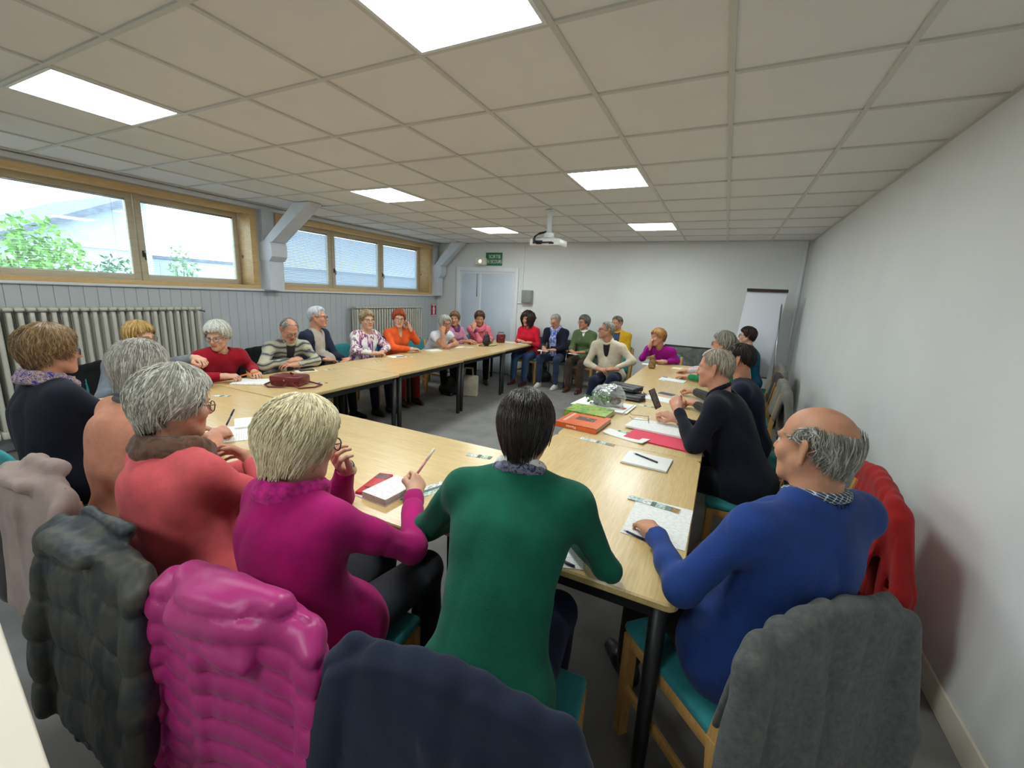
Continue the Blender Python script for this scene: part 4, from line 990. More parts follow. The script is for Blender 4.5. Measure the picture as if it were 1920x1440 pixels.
P['darknavy'] = person('dark-haired person in navy top with striped sleeve, beside the man with the phone', (.32, 3.72), 175, (.155, 3.74, 1.205), 160, 4, man=True, girth=1.05,
    top=fabric('midnight_knit', (24, 30, 50)), bottom=BK, shoes=M_shoe, skinc=SK3, cuffr=.30, cuffmat=patterned('striped_sleeve', [(.4, (24, 24, 26)), (.55, (96, 90, 70)), (.7, (24, 24, 26))], 'wave', 9, dist=2),
    hair=dict(style='short', mat=H_('near_black', (30, 25, 22), (60, 50, 44)), locks=200, wave=.1, lockw=.007, fluff=.002, thk=1.3),
    L=dict(w=(-.12, 3.78, .80), d=(-1, .3, -.1), curl=.8), Rr=dict(w=(-.155, 4.32, .80), elbow=(.02, 4.08, .80), d=(-.9, .3, .05), curl=.85, thumb=.8))
P['greycuff'] = person('grey-haired woman with green cuffs, half hidden behind the man with the phone', (.30, 5.0), 178, (.03, 5.02, 1.22), 172, 2, girth=1.0,
    top=fabric('green_cardigan', (30, 132, 82)), bottom=BK, shoes=M_shoe, skinc=SK2, glasses=GD,
    hair=dict(style='pixie', mat=H_('mid_grey', (128, 122, 110), (176, 170, 158)), locks=260, wave=.4, lockw=.008, fluff=.004),
    L=dict(w=(-.27, 5.28, .785), elbow=(-.04, 5.10, .79), d=(-1, .05, -.1), curl=.25), Rr=dict(w=(-.2, 5.42, .785), d=(-1, .1, -.1), curl=.35))
P['whitecuff'] = person('person with pale patterned sleeve reaching over the far table, mostly hidden', (.32, 5.72), 180, (.12, 5.74, 1.12), 176, 6, girth=.95, s=.95,
    top=patterned('pale_print', [(.35, (214, 206, 206)), (.5, (180, 160, 172)), (.65, (226, 220, 216))], 'noise', 22), bottom=BK, shoes=M_shoe, skinc=SK2,
    hair=dict(style='short', mat=H_('mid_grey', (128, 122, 110), (176, 170, 158)), locks=120),
    L=dict(w=(-.32, 5.72, .785), d=(-1, .05, -.1), curl=.5), Rr=dict(w=(-.3, 5.86, .785), d=(-1, .1, -.1), curl=.4))
P['teal'] = person('woman with short dark hair and glasses in teal sweater before the flipchart', (.46, 6.78), 180, (.335, 6.9, 1.21), 174, 0, girth=1.0,
    top=fabric('teal_knit', (14, 84, 112)), bottom=BK, shoes=M_shoe, skinc=SK1, glasses=GD,
    hair=dict(style='pixie', mat=H_('dark_cherry', (40, 24, 24), (76, 50, 46), .3), locks=260, wave=.2, lockw=.008, fluff=.003, thk=.9),
    L=dict(w=(.12, 6.6, .70), d=(-1, .2, 0)), Rr=dict(w=(.12, 6.95, .70), d=(-1, -.2, 0)))
P['purple'] = person('woman in purple sweater leaning her cheek on her hand at the table end', (-.72, 6.86), 268, (-.815, 6.46, 1.115), 214, 6, 8, girth=1.05,
    top=fabric('purple_knit', (148, 20, 130)), bottom=BK, shoes=M_shoe, skinc=SK2, neck='crew', glasses=None, watch={-1: M_shoew},
    hair=dict(style='pixie', mat=H_('auburn_blond', (146, 96, 48), (200, 158, 98)), locks=300, wave=.3, lockw=.008, fluff=.003, thk=1.0),
    Rr=dict(w=(-.905, 6.40, .985), elbow=(-1.0, 6.44, .79), d=(.1, .05, 1), n=(-.7, -.3, 0), curl=.75), L=dict(w=(-.70, 6.36, .785), elbow=(-.53, 6.55, .79), d=(-1, -.15, 0), curl=.4))
# ---- man at the end of the right row, turned to the middle -----------------
P['beige'] = person('man in beige zipped jacket sitting sideways at the far end of the right table', (-1.33, 5.95), 262, (-1.415, 5.80, 1.20), 204, -8, man=True, girth=1.12,
    top=fabric('beige_jacket', (206, 194, 170), 14, .07), bottom=fabric('navy_jeans', (30, 36, 58)), shoes=M_shoe, skinc=SK3, nose=1.1, glasses=GG,
    opening=.06, vdepth=.15, inner=fabric('dark_tshirt', (44, 34, 40)), collar=fabric('beige_jacket', (206, 194, 170), 14, .07), neck='open',
    hair=dict(style='short', mat=H_('salt_grey', (130, 124, 112), (190, 186, 176)), locks=180, lockw=.006, thk=.8),
    Rr=dict(w=(-1.44, 5.62, .69), d=(.9, -.3, 0), n=(0, -.4, .9), curl=.3, pole=(-1, .3, -.5)), L=dict(w=(-1.215, 5.62, .715), elbow=(-1.02, 5.80, .82), d=(-1, -.2, -.05), n=(0, -.4, .9), curl=.25),
    legs={'knee+1': (-1.46, 5.52, .53), 'knee-1': (-1.20, 5.50, .60), 'ankle+1': (-1.52, 5.50, .09), 'ankle-1': (-1.40, 5.36, .24)})
# ---- along the back wall ----------------------------------------------------
P['red'] = person('woman with long dark curly hair in red shirt by the door', (-3.22, 7.36), 268, (-3.27, 7.26, 1.185), 252, 4, 4, girth=.98,
    top=fabric('crimson_shirt', (206, 30, 54)), bottom=BJ, shoes=M_shoeb, skinc=SK2, neck='v', vdepth=.13, inner=None,
    hair=dict(style='long', mat=H_('dark_curls', (40, 26, 24), (74, 50, 44)), locks=700, wave=1.6, lockw=.012, fluff=.02, thk=1.35),
    Rr=dict(w=(-3.33, 7.08, .79), d=(.8, -.2, 0), curl=.7), L=dict(w=(-3.14, 7.08, .77), d=(-.8, -.2, 0), curl=.4))
P['bluescarf'] = person('grey-haired person in navy cardigan with bright blue scarf, writing on the lap', (-2.68, 7.36), 268, (-2.70, 7.22, 1.19), 254, 24, man=True, girth=1.2, s=.98,
    top=fabric('navy_cardigan', (24, 26, 42)), bottom=fabric('slate_jeans', (44, 56, 82)), shoes=M_shoew, skinc=SK2, glasses=GG, neck='crew',
    hair=dict(style='short', mat=H_('light_grey', (160, 154, 144), (204, 200, 190)), locks=200, lockw=.007, thk=1.2),
    scarf=(patterned('bright_blue_scarf', [(.3, (40, 60, 160)), (.5, (110, 130, 190)), (.58, (226, 230, 236)), (.64, (48, 70, 170))], 'noise', 30, (1, 1, .5)), dict(turns=2, r=.026, rx=.085, ry=.08, drop=.05, tails=(-.5, .7), tail=.30)),
    Rr=dict(w=(-2.80, 6.98, .72), d=(.5, -.8, -.3), curl=.7), L=dict(w=(-2.62, 6.97, .70), d=(-.8, -.4, 0), curl=.4), knee_out=.05, feet=-.02)
P['olive'] = person('woman in green V-neck over white shirt, hands on her notebook', (-2.16, 7.38), 266, (-2.19, 7.29, 1.205), 236, 2, girth=1.05,
    top=fabric('olive_knit', (84, 102, 66)), bottom=BR, shoes=M_shoeb, skinc=SK3, neck='v', vdepth=.20, inner=fabric('white_shirt', (226, 226, 222)), collar=fabric('white_shirt', (226, 226, 222)), glasses=GG,
    hair=dict(style='pixie', mat=H_('pepper_grey', (86, 84, 80), (140, 138, 132)), locks=240, lockw=.008, thk=.9),
    Rr=dict(w=(-2.28, 7.00, .71), d=(.6, -.6, 0), curl=.6), L=dict(w=(-2.10, 7.00, .71), d=(-.7, -.5, 0), curl=.6), feet=.0)
P['yellow'] = person('man in yellow jacket by the back wall, behind the man in beige', (-1.58, 7.38), 268, (-1.63, 7.36, 1.225), 240, 6, man=True, girth=1.05,
    top=fabric('mustard_jacket', (204, 158, 34)), bottom=BK, shoes=M_shoe, skinc=SK3, opening=.06, vdepth=.4, inner=fabric('blue_plaid_shirt', (60, 74, 104)), neck='open', collar=fabric('mustard_jacket', (204, 158, 34)),
    hair=dict(style='short', mat=H_('brown_grey', (112, 102, 88), (150, 142, 130)), locks=160, lockw=.006, thk=1.0))
# ---- left-hand row, from far to near --------------------------------------
SHAWL = patterned('pink_shawl', [(.3, (196, 84, 108)), (.5, (216, 116, 134)), (.7, (180, 62, 92))], 'noise', 16, (1, 1, .4))
P['shawl'] = person('woman in pink shawl resting her mouth on her hand, before the door', (-4.10, 6.86), 308, (-3.965, 6.68, 1.17), 304, 14, girth=1.05,
    top=SHAWL, bottom=BK, shoes=M_shoe, skinc=SK3, neck='crew', cuffmat=fabric('plum_knit', (92, 30, 74)),
    hair=dict(style='pixie', mat=H_('dark_brown', (66, 44, 34), (104, 76, 58)), locks=240, lockw=.008, thk=1.1),
    scarf=(SHAWL, dict(turns=2, r=.032, rx=.095, ry=.09, drop=.05)),
    Rr=dict(w=(-3.93, 6.44, 1.0), elbow=(-3.84, 6.50, .785), d=(.0, .35, .9), n=(.5, -.8, .2), curl=.6), L=dict(w=(-3.70, 6.62, .79), elbow=(-3.80, 6.86, .80), d=(.2, -1, 0), curl=.4))
P['mauve'] = person('woman with brown hair and mauve shawl, half hidden behind the white T-shirt', (-4.36, 6.28), 340, (-4.25, 6.30, 1.15), 292, 2, girth=1.0,
    top=patterned('mauve_shawl', [(.3, (172, 104, 134)), (.5, (196, 136, 160)), (.7, (150, 84, 116))], 'noise', 16, (1, 1, .4)), bottom=BK, shoes=M_shoe, skinc=SK3,
    hair=dict(style='pixie', mat=H_('chestnut', (104, 78, 56), (150, 120, 90)), locks=220, lockw=.008),
    scarf=(fabric('purple_scarf', (96, 56, 92)), dict(turns=2, r=.024, drop=.05)), L=dict(w=(-3.92, 6.30, .79), d=(1, 0, 0)), Rr=dict(w=(-3.92, 6.16, .79), d=(1, .2, 0)))
P['white'] = person('woman in white T-shirt with grey bob leaning her cheek on her fist', (-4.28, 5.62), 352, (-3.93, 5.56, 1.125), 338, 6, 6, girth=1.05, sleeve='short',
    top=fabric('white_tshirt', (214, 218, 226)), bottom=BK, shoes=M_shoe, skinc=SK3, glasses=GG,
    hair=dict(style='bob', mat=H_('soft_grey', (158, 156, 148), (206, 204, 198)), locks=260, lockw=.009, thk=.85),
    Rr=dict(w=(-3.87, 5.42, .985), elbow=(-3.84, 5.40, .785), d=(-.1, .3, .9), n=(.7, -.7, 0), curl=.85), L=dict(w=(-3.80, 5.52, .79), elbow=(-3.86, 5.78, .79), d=(.3, -.9, 0), curl=.4))
P['orange'] = person('red-haired woman in orange V-neck cardigan touching her ear', (-4.30, 4.82), 338, (-4.15, 4.74, 1.20), 318, 2, -4, girth=1.1,
    top=fabric('orange_knit', (222, 92, 42)), bottom=fabric('rust_trousers', (140, 40, 28)), shoes=M_shoeb, skinc=SK1, neck='v', vdepth=.20, inner=None, glasses=GG, watch={1: M_shoew},
    hair=dict(style='pixie', mat=H_('copper_red', (140, 52, 22), (190, 92, 48)), locks=300, lockw=.008, thk=1.1),
    L=dict(w=(-4.055, 4.86, 1.075), elbow=(-4.09, 5.06, .86), d=(-.3, -.2, .9), n=(.5, .8, .2), curl=.55), Rr=dict(w=(-3.90, 4.70, .795), elbow=(-4.06, 4.50, .82), d=(.6, .8, 0), curl=.45))
LEAF = patterned('leaf_print', [(.38, (226, 220, 216)), (.5, (222, 214, 210)), (.53, (124, 56, 116)), (.57, (92, 66, 140)), (.60, (200, 96, 84)), (.63, (226, 220, 216))], 'noise', 13, (1, 1, .45), 1.2)
P['floral'] = person('woman in white top with purple leaf print, short fair hair', (-4.32, 4.16), 352, (-4.20, 4.18, 1.20), 342, 2, girth=1.12,
    top=LEAF, bottom=fabric('navy_slacks', (26, 30, 48)), shoes=M_shoe, skinc=SK1, neck='scoop', glasses=GG,
    hair=dict(style='pixie', mat=H_('fair_grey', (140, 120, 88), (196, 178, 142)), locks=300, lockw=.008, wave=.5, thk=1.0),
    L=dict(w=(-3.98, 4.22, .795), elbow=(-4.10, 4.44, .82), d=(.4, -.9, 0), curl=.6), Rr=dict(w=(-3.96, 4.06, .795), elbow=(-4.14, 3.90, .82), d=(.5, .8, 0), curl=.5))
P['whitehair'] = person('white-haired man in navy cardigan over grey sweater, in profile', (-4.42, 3.50), 18, (-4.36, 3.55, 1.24), 34, 0, man=True, girth=1.16, belly=.05,
    top=fabric('navy_wool', (36, 42, 62)), bottom=fabric('dark_slacks', (30, 28, 34)), shoes=M_shoe, skinc=SK2, opening=.125, vdepth=.44, inner=fabric('taupe_knit', (172, 160, 148)), neck='open', glasses=GD, nose=1.15,
    hair=dict(style='short', mat=H_('snow_white', (196, 200, 204), (232, 234, 236)), locks=240, lockw=.008, thk=1.2),
    L=dict(w=(-4.10, 3.72, .73), d=(.2, -.9, -.2), curl=.4), Rr=dict(w=(-4.13, 3.46, .76), elbow=(-4.30, 3.24, .80), d=(.2, .9, -.15), curl=.35, spread=.2))
CARD = patterned('zigzag_cardigan', [(.25, (176, 172, 148)), (.4, (148, 146, 126)), (.5, (92, 92, 92)), (.6, (190, 186, 164)), (.72, (150, 148, 128)), (.85, (70, 72, 78))], 'wave', 5, dist=7)
P['cardigan'] = person('balding man in zigzag patterned cardigan looking down at the table', (-4.34, 3.02), 350, (-4.12, 2.99, 1.135), 348, 30, man=True, girth=1.14, hunch=.03,
    top=CARD, bottom=CH, shoes=M_shoe, skinc=SK2, opening=.05, vdepth=.36, inner=fabric('dark_check', (52, 48, 52)), neck='open', collar=fabric('cardigan_band', (150, 144, 120)), glasses=GG, nose=1.15,
    hair=dict(style='thin', mat=H_('thin_grey', (140, 136, 126), (196, 194, 188)), locks=160, lockw=.007, thk=1.0),
    L=dict(w=(-3.90, 2.88, .80), elbow=(-3.94, 3.16, .80), d=(-.1, -.9, .15), n=(.4, 0, .9), curl=.3), Rr=dict(w=(-3.93, 2.86, .84), elbow=(-4.02, 2.60, .80), d=(-.1, .9, .1), n=(.4, 0, .9), curl=.25))
P['redknit'] = person('white-haired woman in dark red sweater writing, before the panelled wall', (-4.28, 2.22), 348, (-4.02, 2.215, 1.13), 302, 14, girth=1.16, hunch=.02,
    top=fabric('dark_red_knit', (150, 20, 38)), bottom=CH, shoes=M_shoe, skinc=SK1, glasses=GG,
    hair=dict(style='pixie', mat=H_('white_waves', (186, 186, 176), (226, 226, 218)), locks=340, lockw=.010, wave=.5, thk=1.2, fluff=.005),
    Rr=dict(w=(-3.83, 2.12, .80), elbow=(-3.98, 1.92, .80), d=(.7, .6, .0), n=(0, -.3, .95), curl=.7, thumb=.8), L=dict(w=(-3.86, 2.42, .79), elbow=(-4.06, 2.52, .80), d=(.9, -.3, 0), curl=.4))
P['blond'] = person('fair-haired woman half hidden behind the grey bob, grey sleeve stretched out', (-4.40, 1.66), 5, (-4.22, 1.73, 1.13), 24, 6, girth=1.0,
    top=fabric('slate_jacket', (112, 120, 128)), bottom=BK, shoes=M_shoe, skinc=SK1, glasses=GG,
    hair=dict(style='pixie', mat=H_('honey_blond', (168, 132, 74), (216, 186, 124)), locks=280, lockw=.009, thk=1.0),
    L=dict(w=(-3.80, 1.90, .985), elbow=(-4.02, 1.82, .93), d=(1, .1, -.1), curl=.8), Rr=dict(w=(-3.95, 1.50, .79), d=(1, .2, 0)))
# ================================================================ CHAIRS UNDER THE SITTERS
CHS = [(-2.88, .86, 92, 'beech chair with teal back at the left edge, under the woman in navy'), (-2.26, .82, 92, 'beech chair under the woman in peach, draped with a beige coat'),
 (-1.57, .75, 90, 'beech chair under the woman in coral, draped with a dark quilted coat'), (-1.03, .815, 96, 'beech chair under the blonde woman, draped with a magenta puffer'),
 (-.425, .87, 96, 'beech chair under the woman in green, draped with a navy coat'), (.14, 1.41, 136, 'beech chair under the man in blue, draped with a grey coat'),
 (.28, 2.84, 180, 'beech chair with teal seat under the man with the phone'), (.40, 3.72, 178, 'beech chair under the dark-haired person in navy'), (.36, 5.0, 180, 'beech chair under the woman with green cuffs'),
 (.38, 5.72, 180, 'beech chair under the person with the pale patterned sleeve'), (.52, 6.78, 180, 'beech chair under the woman in teal'), (-.72, 6.88, 268, 'beech chair at the table end, under the woman in purple'),
 (-1.36, 6.0, 258, 'beech chair under the man in beige, turned from the table'), (-3.22, 7.38, 268, 'beech chair under the woman in the red shirt'), (-2.16, 7.40, 268, 'beech chair under the woman in the green V-neck'),
 (-1.58, 7.40, 268, 'beech chair under the man in yellow'), (-4.14, 6.90, 308, 'beech chair under the woman in the pink shawl'), (-4.40, 6.28, 345, 'beech chair under the woman in the mauve shawl'),
 (-4.34, 5.62, 355, 'beech chair under the woman in the white T-shirt'), (-4.36, 4.82, 342, 'beech chair under the red-haired woman in orange'), (-4.40, 4.16, 355, 'beech chair under the woman in leaf print'),
 (-4.48, 3.50, 15, 'beech chair under the white-haired man'), (-4.42, 3.02, 352, 'beech chair under the man in the zigzag cardigan'), (-4.36, 2.22, 350, 'beech chair under the woman in dark red'), (-4.46, 1.66, 5, 'beech chair under the fair-haired woman')]
for x, y, f, l in CHS: chair(x, y, f, l)
# metal chair with wooden armrests under the person with the blue scarf
e = empty('armchair', (-2.68, 7.38, 0), R(268-90)); tag(e, 'grey metal framed armchair under the person with the blue scarf', 'chair')
for s_ in (-1, 1):
    MB().tube([(s_*.25, .22, 0), (s_*.25, .20, .45), (s_*.25, .17, .64), (s_*.25, .12, .66), (s_*.25, -.18, .66), (s_*.25, -.24, .60), (s_*.25, -.22, 0)], .013, 8).build('side_frame', M_steel, e)
    MB().box((s_*.25-.022, -.17, .665), (s_*.25+.022, .17, .69), bev=.008).build('armrest', M_chairw, e)
MB().box((-.24, -.2, .425), (.24, .22, .465), bev=.014).build('seat', fabric('grey_seat', (90, 94, 100)), e)
MB().box((-.23, -.255, .55), (.23, -.22, .84), bev=.014).build('backrest', fabric('grey_seat', (90, 94, 100)), e)
# ================================================================ COATS OVER CHAIR BACKS (built in the chair's own frame: +y is where the sitter faces)
def coat(x, y, facing, label, mat, *, bottom=.22, width=.25, hood=False, sleeves=True, quilt=0, seed=1, thick=.028, vox=.0095, collar=None, slen=(.30, .30), top=.865, asym=0.0, amp=.009, front=.55):
    e = empty('coat', (x, y, 0), R(facing-90)); tag(e, label, 'coat', 'coats hung over chair backs')
    g = np.random.default_rng(seed); I3 = np.eye(3); fy = (A3(0, 1, 0), .62)
    v = Vol(); n = 7
    for s_ in (-1, 1): v.rc((s_*(width-.15), -.315, top-.03-.15), (s_*(width-.14), -.352, bottom-.05), .15, .165, .03, (A3(0, 1, 0), .14), ((0, 0, bottom+.004), A3(0, 0, -1)))
    for i in range(n):
        u = i/(n-1)*2-1; xx = u*(width-.03); sp = xx*(1.10+.06*g.uniform(-1, 1)); zt = top-.035*abs(u)**2.4
        yb = -.325+.03*abs(u)+g.uniform(-.022, .022)
        v.rc((xx, -.275, zt-.03), (xx*1.03, yb, zt-.13), thick, thick*1.08, .05, fy)
        v.rc((xx*1.03, yb, zt-.13), (sp, yb-.02+g.uniform(-.035, .03), bottom+g.uniform(-.02, .02)), thick*1.08, thick*1.2, .022, fy)
        if i < n-1: u2 = (i+1)/(n-1)*2-1; v.rc((xx, -.285, zt-.03), (u2*(width-.03), -.285, top-.035*abs(u2)**2.4-.03), .032, .032, .03)
    for i in range(8):
        u = i/7*2-1; v.rc((u*(width-.03), -.275, top-.05), (u*(width-.02), -.222, front), .034, .032, .03, fy)
    if sleeves:
        for s_, L_ in ((-1, slen[0]), (1, slen[1])):
            a = A3(s_*(width+.0), -.30, top-.10); b = A3(s_*(width+.045), -.345, (top-.12+bottom)/2+.02); c = A3(s_*(width+.035+asym*s_), -.37, bottom+.02+(.3-L_))
            v.chain([a, b, c], [.052, .054, .046], .025, (A3(.5, .87, 0), .72))
    if hood:
        v.el((0, -.335, top-.055), I3, A3(.15, .045, .075), .03); v.rc((-.11, -.34, top-.085), (.11, -.355, top-.125), .034, .028, .03)
        v.rc((-.15, -.29, top-.01), (.15, -.29, top-.005), .034, .034, .03)
    if collar: v.rc((-.10, -.25, top+.012), (.12, -.25, top+.02), .03, .03, .02); v.rc((-.12, -.335, top-.03), (.10, -.335, top-.02), .03, .03, .02)
    fd = fold_disp(seed+40, amp, 26, (1.2, 1.2, .28))
    def dp(V, N):
        d = fd(V, N)
        if quilt:
            zz = V[:, 2]+.012*np.sin(V[:, 0]*14+seed)+.25*np.abs(V[:, 0])*0; ph = (zz/quilt) % 1.0
            d = d*.5+.015*(np.abs(np.sin(np.pi*ph))**.5-.75)+.0016*np.sin(V[:, 0]*150+6*np.sin(zz*40))*np.clip(1-np.abs(np.sin(np.pi*ph)), 0, 1)
        return d
    V, F = v.mesh(vox if not quilt else .0082, 1, dp)
    ob('shell', mk('shell', V, F, mat, True), e)
    return e
M_puf = fabric('magenta_nylon', (170, 30, 112), 6, .06, .42, .15, .1, 60, .004); M_puf.node_tree.nodes['Principled BSDF'].inputs['Specular IOR Level'].default_value = .5
t = NT('camouflage_quilt'); vv = t.map(); nz = t.noise(vv, 9, 3, .6, .4)
t.set(t.ramp(nz, [(.3, rgb(26, 30, 34)), (.45, rgb(40, 46, 48)), (.55, rgb(64, 62, 52)), (.68, rgb(44, 48, 46)), (.8, rgb(82, 80, 70))]), .55); t.bump(t.noise(vv, 50, 3), .2, .006); M_camo = t.m
coat(-1.03, .815, 96, 'magenta quilted puffer jacket over the blonde woman\'s chair', M_puf, hood=True, quilt=.066, bottom=.10, seed=3, width=.255, top=.875, slen=(.34, .34), thick=.032)
coat(-1.57, .75, 90, 'dark camouflage-toned quilted coat over the chair of the woman in coral', M_camo, collar=True, bottom=.14, seed=5, width=.27, top=.88, quilt=.15, slen=(.28, .33))
coat(-2.26, .82, 92, 'greyish pink coat over the chair of the woman in peach', fabric('mushroom_wool', (150, 132, 126), 8, .08), collar=True, bottom=.30, seed=8, width=.255, top=.885, slen=(.26, .30), vox=.0105)
coat(-2.60, .80, 92, 'dark brown-grey coat hanging at the left edge beside the pinkish coat', fabric('dark_taupe', (58, 54, 52), 8, .1), bottom=.30, seed=11, width=.17, top=.70, sleeves=False, vox=.012, front=.60)
coat(-.425, .87, 96, 'dark navy wool coat over the chair of the woman in green', fabric('navy_felt', (30, 36, 54), 7, .1), bottom=.12, seed=13, width=.262, top=.885, slen=(.32, .3), amp=.010)
coat(.14, 1.41, 136, 'grey wool coat over the chair of the man in blue', fabric('grey_felt', (92, 94, 92), 60, .12), bottom=.10, seed=17, width=.262, top=.885, slen=(.32, .3), amp=.012)
chair(.465, 2.39, 178, 'empty beech chair by the right wall, draped with a red jacket')
e = coat(.465, 2.39, 178, 'bright red jacket over the empty chair by the right wall', fabric('scarlet_fleece', (160, 34, 34), 9, .06), bottom=.20, seed=19, width=.262, top=.90, vox=.0105)
coat(.28, 2.84, 180, 'black coat over the chair of the man with the phone', fabric('black_coat', (22, 22, 24), 9, .1), bottom=.25, seed=23, width=.25, vox=.012, top=.86)
coat(.40, 3.72, 178, 'black coat over the chair of the dark-haired person in navy', fabric('black_coat', (22, 22, 24), 9, .1), bottom=.3, seed=25, width=.25, vox=.013, top=.86)
coat(.36, 5.0, 180, 'light grey coat over the chair of the woman with green cuffs', fabric('stone_coat', (128, 124, 118), 9, .08), bottom=.28, seed=27, width=.26, vox=.013, top=.90)
coat(-4.42, 3.02, 352, 'dark coat over the chair of the man in the zigzag cardigan', fabric('black_coat', (22, 22, 24), 9, .1), bottom=.3, seed=29, width=.25, vox=.014, top=.89)
coat(-4.36, 4.82, 342, 'blue coat over the chair of the red-haired woman', fabric('indigo_coat', (48, 48, 92), 9, .08), bottom=.3, seed=31, width=.26, vox=.014, top=.89)
coat(-4.46, 1.66, 5, 'black coat over the chair of the fair-haired woman', fabric('black_coat', (22, 22, 24), 9, .1), bottom=.3, seed=33, width=.25, vox=.014, top=.88)
coat(.38, 5.72, 180, 'dark coat over the chair of the person with the pale patterned sleeve', fabric('dark_taupe', (58, 54, 52), 8, .1), bottom=.3, seed=35, width=.25, vox=.014, top=.87)
coat(.52, 6.78, 180, 'grey jacket over the chair of the woman in teal', fabric('stone_coat', (128, 124, 118), 9, .08), bottom=.3, seed=37, width=.25, vox=.014, top=.87)
# ================================================================ THINGS ON THE TABLES
TT = TZ
M_paper = mottled('paper', (238, 238, 234), .7, 4, .015)
t = NT('printed_paper'); v = t.map((1, 1, 1)); wv = t.n('ShaderNodeTexWave'); wv.bands_direction = 'Y'; wv.inputs['Scale'].default_value = 26; wv.inputs['Distortion'].default_value = 0; t.l(v, wv.inputs['Vector'])
bn = t.noise(t.map((60, 60, 1)), 1.0, 2, .5); ms = t.n('ShaderNodeMath', _operation='MULTIPLY'); t.l(wv.outputs['Fac'], ms.inputs[0]); t.l(bn, ms.inputs[1])
t.set(t.ramp(ms.outputs[0], [(.40, rgb(238, 238, 234)), (.52, rgb(206, 206, 206))]), .7); M_print = t.m
def strip_mat(name, cols):
    t = NT(name); v = t.map((1, 1, 1)); sx = t.n('ShaderNodeSeparateXYZ'); t.l(v, sx.inputs[0]); m = t.n('ShaderNodeMath', _operation='MULTIPLY_ADD'); t.l(sx.outputs[0], m.inputs[0]); m.inputs[1].default_value = 4.0; m.inputs[2].default_value = .5
    a = t.ramp(m.outputs[0], cols, 'CONSTANT'); b = t.mix(t.ramp(t.noise(t.map((70, 70, 1)), 1, 2), [(.45, (0, 0, 0, 1)), (.6, (.55, .55, .55, 1))]), a, rgb(60, 66, 60))
    t.set(b, .5); return t.m
M_strip = strip_mat('bookmark_print', [(0, rgb(226, 232, 230)), (.12, rgb(188, 216, 212)), (.3, rgb(232, 234, 230)), (.46, rgb(88, 110, 98)), (.54, rgb(196, 220, 206)), (.7, rgb(120, 136, 124)), (.82, rgb(176, 132, 72)), (.94, rgb(238, 238, 234))])
def sheet(name, cx, cy, w, d, rot, label, mat=None, th=.002, z=None, curl=0.0, cat='paper', group=None):
    nx = 8; V = []; F = []; z = TT if z is None else z
    for k in (0, 1):
        for j in range(3):
            for i in range(nx+1):
                u = i/nx-.5; V.append((u*w, (j/2-.5)*d, k*th+curl*max(0, abs(u)-.2)**2*8))
    o = (nx+1)*3
    for j in range(2):
        for i in range(nx): a = j*(nx+1)+i; F.append((a, a+nx+1, a+nx+2, a+1)); F.append((o+a, o+a+1, o+a+nx+2, o+a+nx+1))
    ed = list(range(nx+1))+[2*nx+1, 3*nx+2]+list(range(3*nx+1, 2*nx+1, -1))+[nx+1]
    for a, b in zip(ed, ed[1:]+ed[:1]): F.append((a, b, o+b, o+a))
    e = ob(name, mk(name, V, F, mat or M_paper), None, (cx, cy, z+.0006), (0, 0, R(rot))); tag(e, label, cat, group); return e
def pen(a, b, label, m1, m2, r=.0045):
    a = Vector(a); b = Vector(b); e = empty('pen', a); tag(e, label, 'pen', 'pens'); d = b-a
    MB().tube([d*.10, d*.62], r, 8).build('barrel', m1, e); MB().tube([d*0, d*.1], [r*.3, r*.9], 8).build('tip', M_steel, e); MB().tube([d*.62, d*.97, d*1.0], [r*1.1, r*1.05, r*.6], 8).build('cap', m2, e); return e
def book(cx, cy, w, d, h, rot, label, cover, extra=None, z=None):
    e = empty('book', (cx, cy, (TT if z is None else z)+.0005), R(rot)); tag(e, label, 'book')
    MB().box((-w/2, -d/2, h-.003), (w/2, d/2, h)).box((-w/2, -d/2, 0), (w/2, d/2, .003)).box((-w/2, -d/2, 0), (w/2, -d/2+.004, h)).build('cover', cover, e)
    MB().box((-w/2+.004, -d/2+.003, .003), (w/2-.004, d/2-.004, h-.003)).build('pages', mottled('page_edges', (214, 206, 190), .8, 90, .08, vscale=(1, 1, 8)), e); return e
M_navyp = plain('pen_navy', (40, 34, 70), .3); M_pinkp = plain('pen_pink', (206, 130, 140), .35); M_wh = plain('pen_white', (236, 232, 226), .3)
# --- right-hand row
sheet('paper_sheet', -.125, 1.70, .235, .345, -1, 'white printed sheet under the hand of the man in blue', M_print, .0015)
sheet('bookmark', -.165, 1.838, .225, .043, -6, 'illustrated bookmark lying on the sheet of the man in blue', M_strip, .001, TT+.0028, cat='bookmark', group='illustrated bookmarks')
pen((-.235, 1.545, TT+.006), (-.10, 1.50, TT+.006), 'blue capped pen beside the hand of the man in blue', M_navyp, plain('pen_blue', (50, 50, 160), .3))
e = empty('notebook', (-.275, 2.345, TT+.0005), R(-3)); tag(e, 'small white notebook with a dark pen on it, near table', 'notebook')
MB().box((-.122, -.10, 0), (.122, .10, .012), bev=.001).build('pages', M_paper, e); MB().box((-.124, -.102, -.0004), (.124, .102, .0015)).build('cover', plain('card_grey', (150, 140, 130), .8), e)
pen((-.36, 2.40, TT+.0175), (-.215, 2.325, TT+.0175), 'dark purple pen on the white notebook', M_navyp, plain('pen_dark', (44, 34, 44), .3), .0055)
sheet('envelope', -.47, 2.715, .29, .105, -17, 'white envelope with grey window in front of the pink folder', M_paper, .006, curl=.012, cat='envelope')
sheet('bookmark', -.60, 2.518, .235, .042, -5, 'illustrated bookmark in front of the orange book', M_strip, .001, cat='bookmark', group='illustrated bookmarks')
sheet('bookmark', -.535, 2.82, .17, .042, -4, 'illustrated bookmark between orange book and pink folder', M_strip, .001, cat='bookmark', group='illustrated bookmarks')
